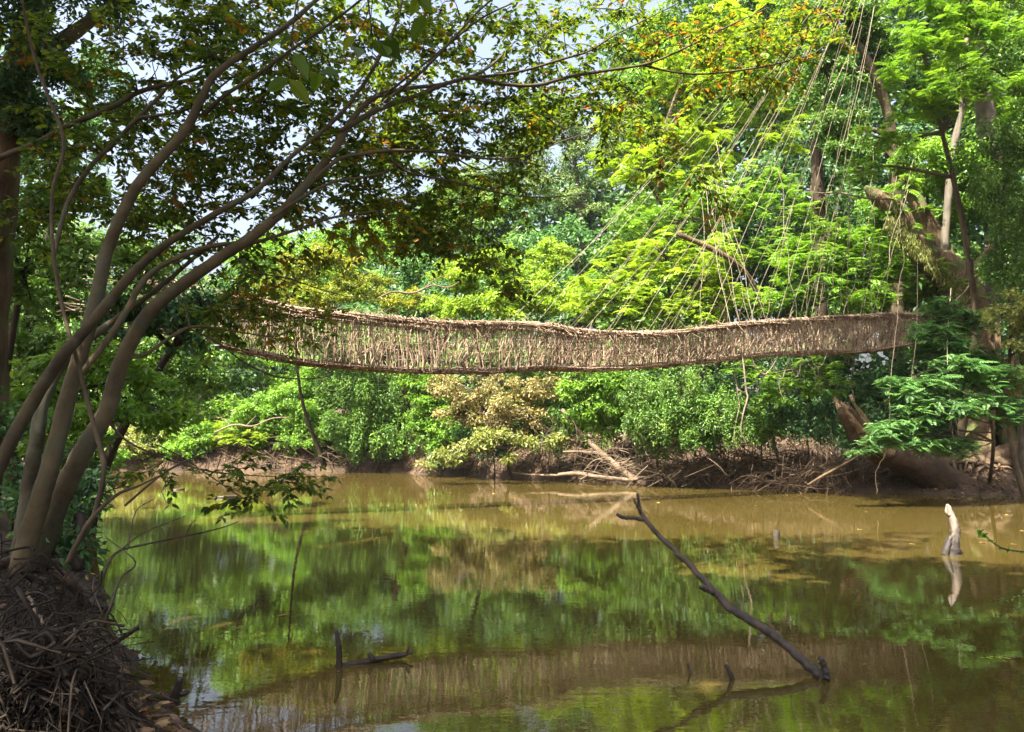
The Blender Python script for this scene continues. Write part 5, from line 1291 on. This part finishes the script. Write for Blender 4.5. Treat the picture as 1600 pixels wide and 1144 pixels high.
stick('dark_stump', 'black broken stump with two short arms at the edge of the near litter', 'stump', water_pts(b, [(262, 1125, 20, 0), (268, 1105, 18, 0), (275, 1085, 15, 0), (281, 1064, 11, 0), (283, 1059, 7, 0)]), 'wet', 9, 5, .15, .3,
      extra=[water_pts(b, [(272, 1094, 12, 0), (258, 1088, 10, 0), (252, 1080, 6, 0)]), water_pts(b, [(276, 1084, 11, 0), (288, 1084, 9, 0), (294, 1080, 6, 0)])])
stick('driftwood', 'dark flat driftwood floating below the low leafy twigs', 'driftwood', water_pts((350, 778), [(334, 779, 4, 0), (350, 777, 6, 0), (372, 775, 4, .2)]), 'wet', 6)
stick('driftwood', 'small dark driftwood floating between the stems and the far bank', 'driftwood', water_pts((275, 766), [(264, 767, 3, 0), (276, 766, 5, 0), (288, 764, 3, .2)]), 'wet', 6, extra=[water_pts((262, 768), [(252, 768, 2, 0), (258, 756, 2.5, 0), (264, 744, 2, 0)])])

# floating leaves and small debris
def float_leaf(x, y, L, tint, label, mat='litter', group=None, az=0.0, name='floating_leaf', cat='leaf'):
    c = Wp(x, y, .006)
    m_ = MB(); leaves(m_, np.array([c]), np.array([[math.cos(az), math.sin(az), 0.0]]), np.array([[.05, -.05, 1.0]]), L, L * .42, np.array([tint]), six=True)
    m_.v[-1][:, 2] = np.maximum(m_.v[-1][:, 2], .004)
    return tag(m_.build(name, M[mat], loc=c, smooth=False), label, cat, group)
for (x, y) in [(772, 771), (838, 772), (844, 794), (888, 757), (1025, 785), (1352, 800), (1340, 828), (1530, 848), (1578, 850), (1592, 829), (1575, 804), (1010, 752), (700, 770), (1560, 772), (1180, 790), (1420, 850), (560, 762), (940, 760)]:
    float_leaf(x, y, rng.uniform(.10, .2), rng.uniform(.8, 1), 'small pale dead leaf floating on the sunlit brown water', group='dead leaves drifting on the sunlit water', az=rng.uniform(0, 6.28))
for (x, y) in [(1238, 891), (1470, 884), (1300, 872), (450, 960), (580, 985)]:
    float_leaf(x, y, rng.uniform(.07, .12), rng.uniform(.5, 1), 'small brown leaf floating on the shaded water', group='brown leaves drifting in the shade', az=rng.uniform(0, 6.28))
m_ = MB()
n = 420
fx, fy = rng.uniform(150, 1650, n), 745 + 330 * rng.random(n) ** 1.8
pp = np.array([Wp(a, b, .005) for a, b in zip(fx, fy)])
pp = pp[shore_dist(pp[:, 0], pp[:, 1]) < -.15]; n = len(pp)
leaves(m_, pp, np.column_stack([rng.normal(size=(n, 2)), np.zeros(n)]), np.tile((0, 0, 1.0), (n, 1)), rng.uniform(.015, .05, n), rng.uniform(.01, .02, n), rng.random(n))
m_.v[-1][:, 2] = np.maximum(m_.v[-1][:, 2], .004)
tag(m_.build('flotsam', M['litter'], smooth=False), 'tiny bits of leaf and bark drifting on the river', kind='stuff')
o = empty('floating_frond', Wp(1530, 1028, .008), 'yellow green floating twig leaf with a brown end at the right edge of the water', 'leaf')
m_ = MB()
for i, t in enumerate(np.linspace(0, 1, 6)):
    c = Wp(1532 + 36 * t, 1028 - 1.5 * math.sin(3 * t), .010)
    leaves(m_, np.array([c]), np.array([[1, .5 * (-1) ** i, 0.]]), np.array([[0, 0, 1.]]), .06, .022, np.array([.8]), six=True)
m_.build('leaflets', M['lime'], o, smooth=False)
m_ = MB()
for i in range(4):
    leaves(m_, np.array([Wp(1574 + 3 * i, 1027, .012)]), np.array([[1, rng.normal(), 0.]]), np.array([[0, -.2, 1.]]), .06, .035, np.array([.85]), six=True)
m_.build('dry_end', M['litter'], o, smooth=False)

# leafy twigs that enter at the right edge
def edge_twig(label, rows, D, n, size):
    p_, r_ = limb_path([(x, y, w, D) for x, y, w in rows], 8)
    root = empty('leafy_twig', p_[0], label, 'twig')
    m_ = MB(); tube(m_, p_, r_, 5, .3); m_.build('twig', M['bark'], root)
    for i in range(n):
        k = rng.integers(len(p_) // 4, len(p_))
        d = unit(np.array((rng.normal() * .6 - .4, rng.normal() * .5, rng.normal() * .5)))
        q = MB(); leaves(q, p_[k][None], d[None], np.array([[rng.normal() * .3, -.5, 1.]]), size * rng.uniform(.7, 1.2), size * .5, np.array([rng.uniform(.1, .8)]), six=True)
        q.build('leaf', M['bright'], root, smooth=False)
edge_twig('green leafy twig entering at the right edge in front of the white stump', [(1680, 850, 4), (1640, 868, 3.5), (1600, 863, 3), (1565, 856, 2.5), (1540, 838, 2), (1530, 828, 1.5)], 5.4, 34, .04)
edge_twig('faint leafy twig entering lower at the right edge over the dark water', [(1680, 900, 4), (1640, 918, 3), (1605, 926, 2.5), (1575, 936, 2), (1552, 938, 1.5)], 5.4, 20, .035)

# ------------------------------------------------------------------ thin humid air
zs = 60.0
hx0, hx1, hy0, hy1, hz0, hz1 = gx[0] - 5, gx[-1] + 5, gy[0] - 5, gy[-1] + 5, -3.4, zs
hv = [(x, y, z) for z in (hz0, hz1) for y in (hy0, hy1) for x in (hx0, hx1)]
hm = bpy.data.meshes.new('haze')
hm.from_pydata(hv, [], [(0, 2, 3, 1), (4, 5, 7, 6), (0, 1, 5, 4), (2, 6, 7, 3), (0, 4, 6, 2), (1, 3, 7, 5)])
hmat, hnt, hout = new_mat('humid_air')
pv = hnt.nodes.new('ShaderNodeVolumePrincipled')
pv.inputs['Color'].default_value = (.86, .93, 1.0, 1)
pv.inputs['Density'].default_value = 0.00018
pv.inputs['Anisotropy'].default_value = 0.2
hnt.links.new(pv.outputs[0], hout.inputs[1])
hm.materials.append(hmat)
ho = bpy.data.objects.new('haze', hm); COL.objects.link(ho)
tag(ho, 'thin humid air over the river and the forest', kind='stuff')

print('leaf quads', NLEAF[0], 'objects', len(SC.objects), 'tris', sum(len(o.data.polygons) * 2 for o in SC.objects if o.type == 'MESH'))
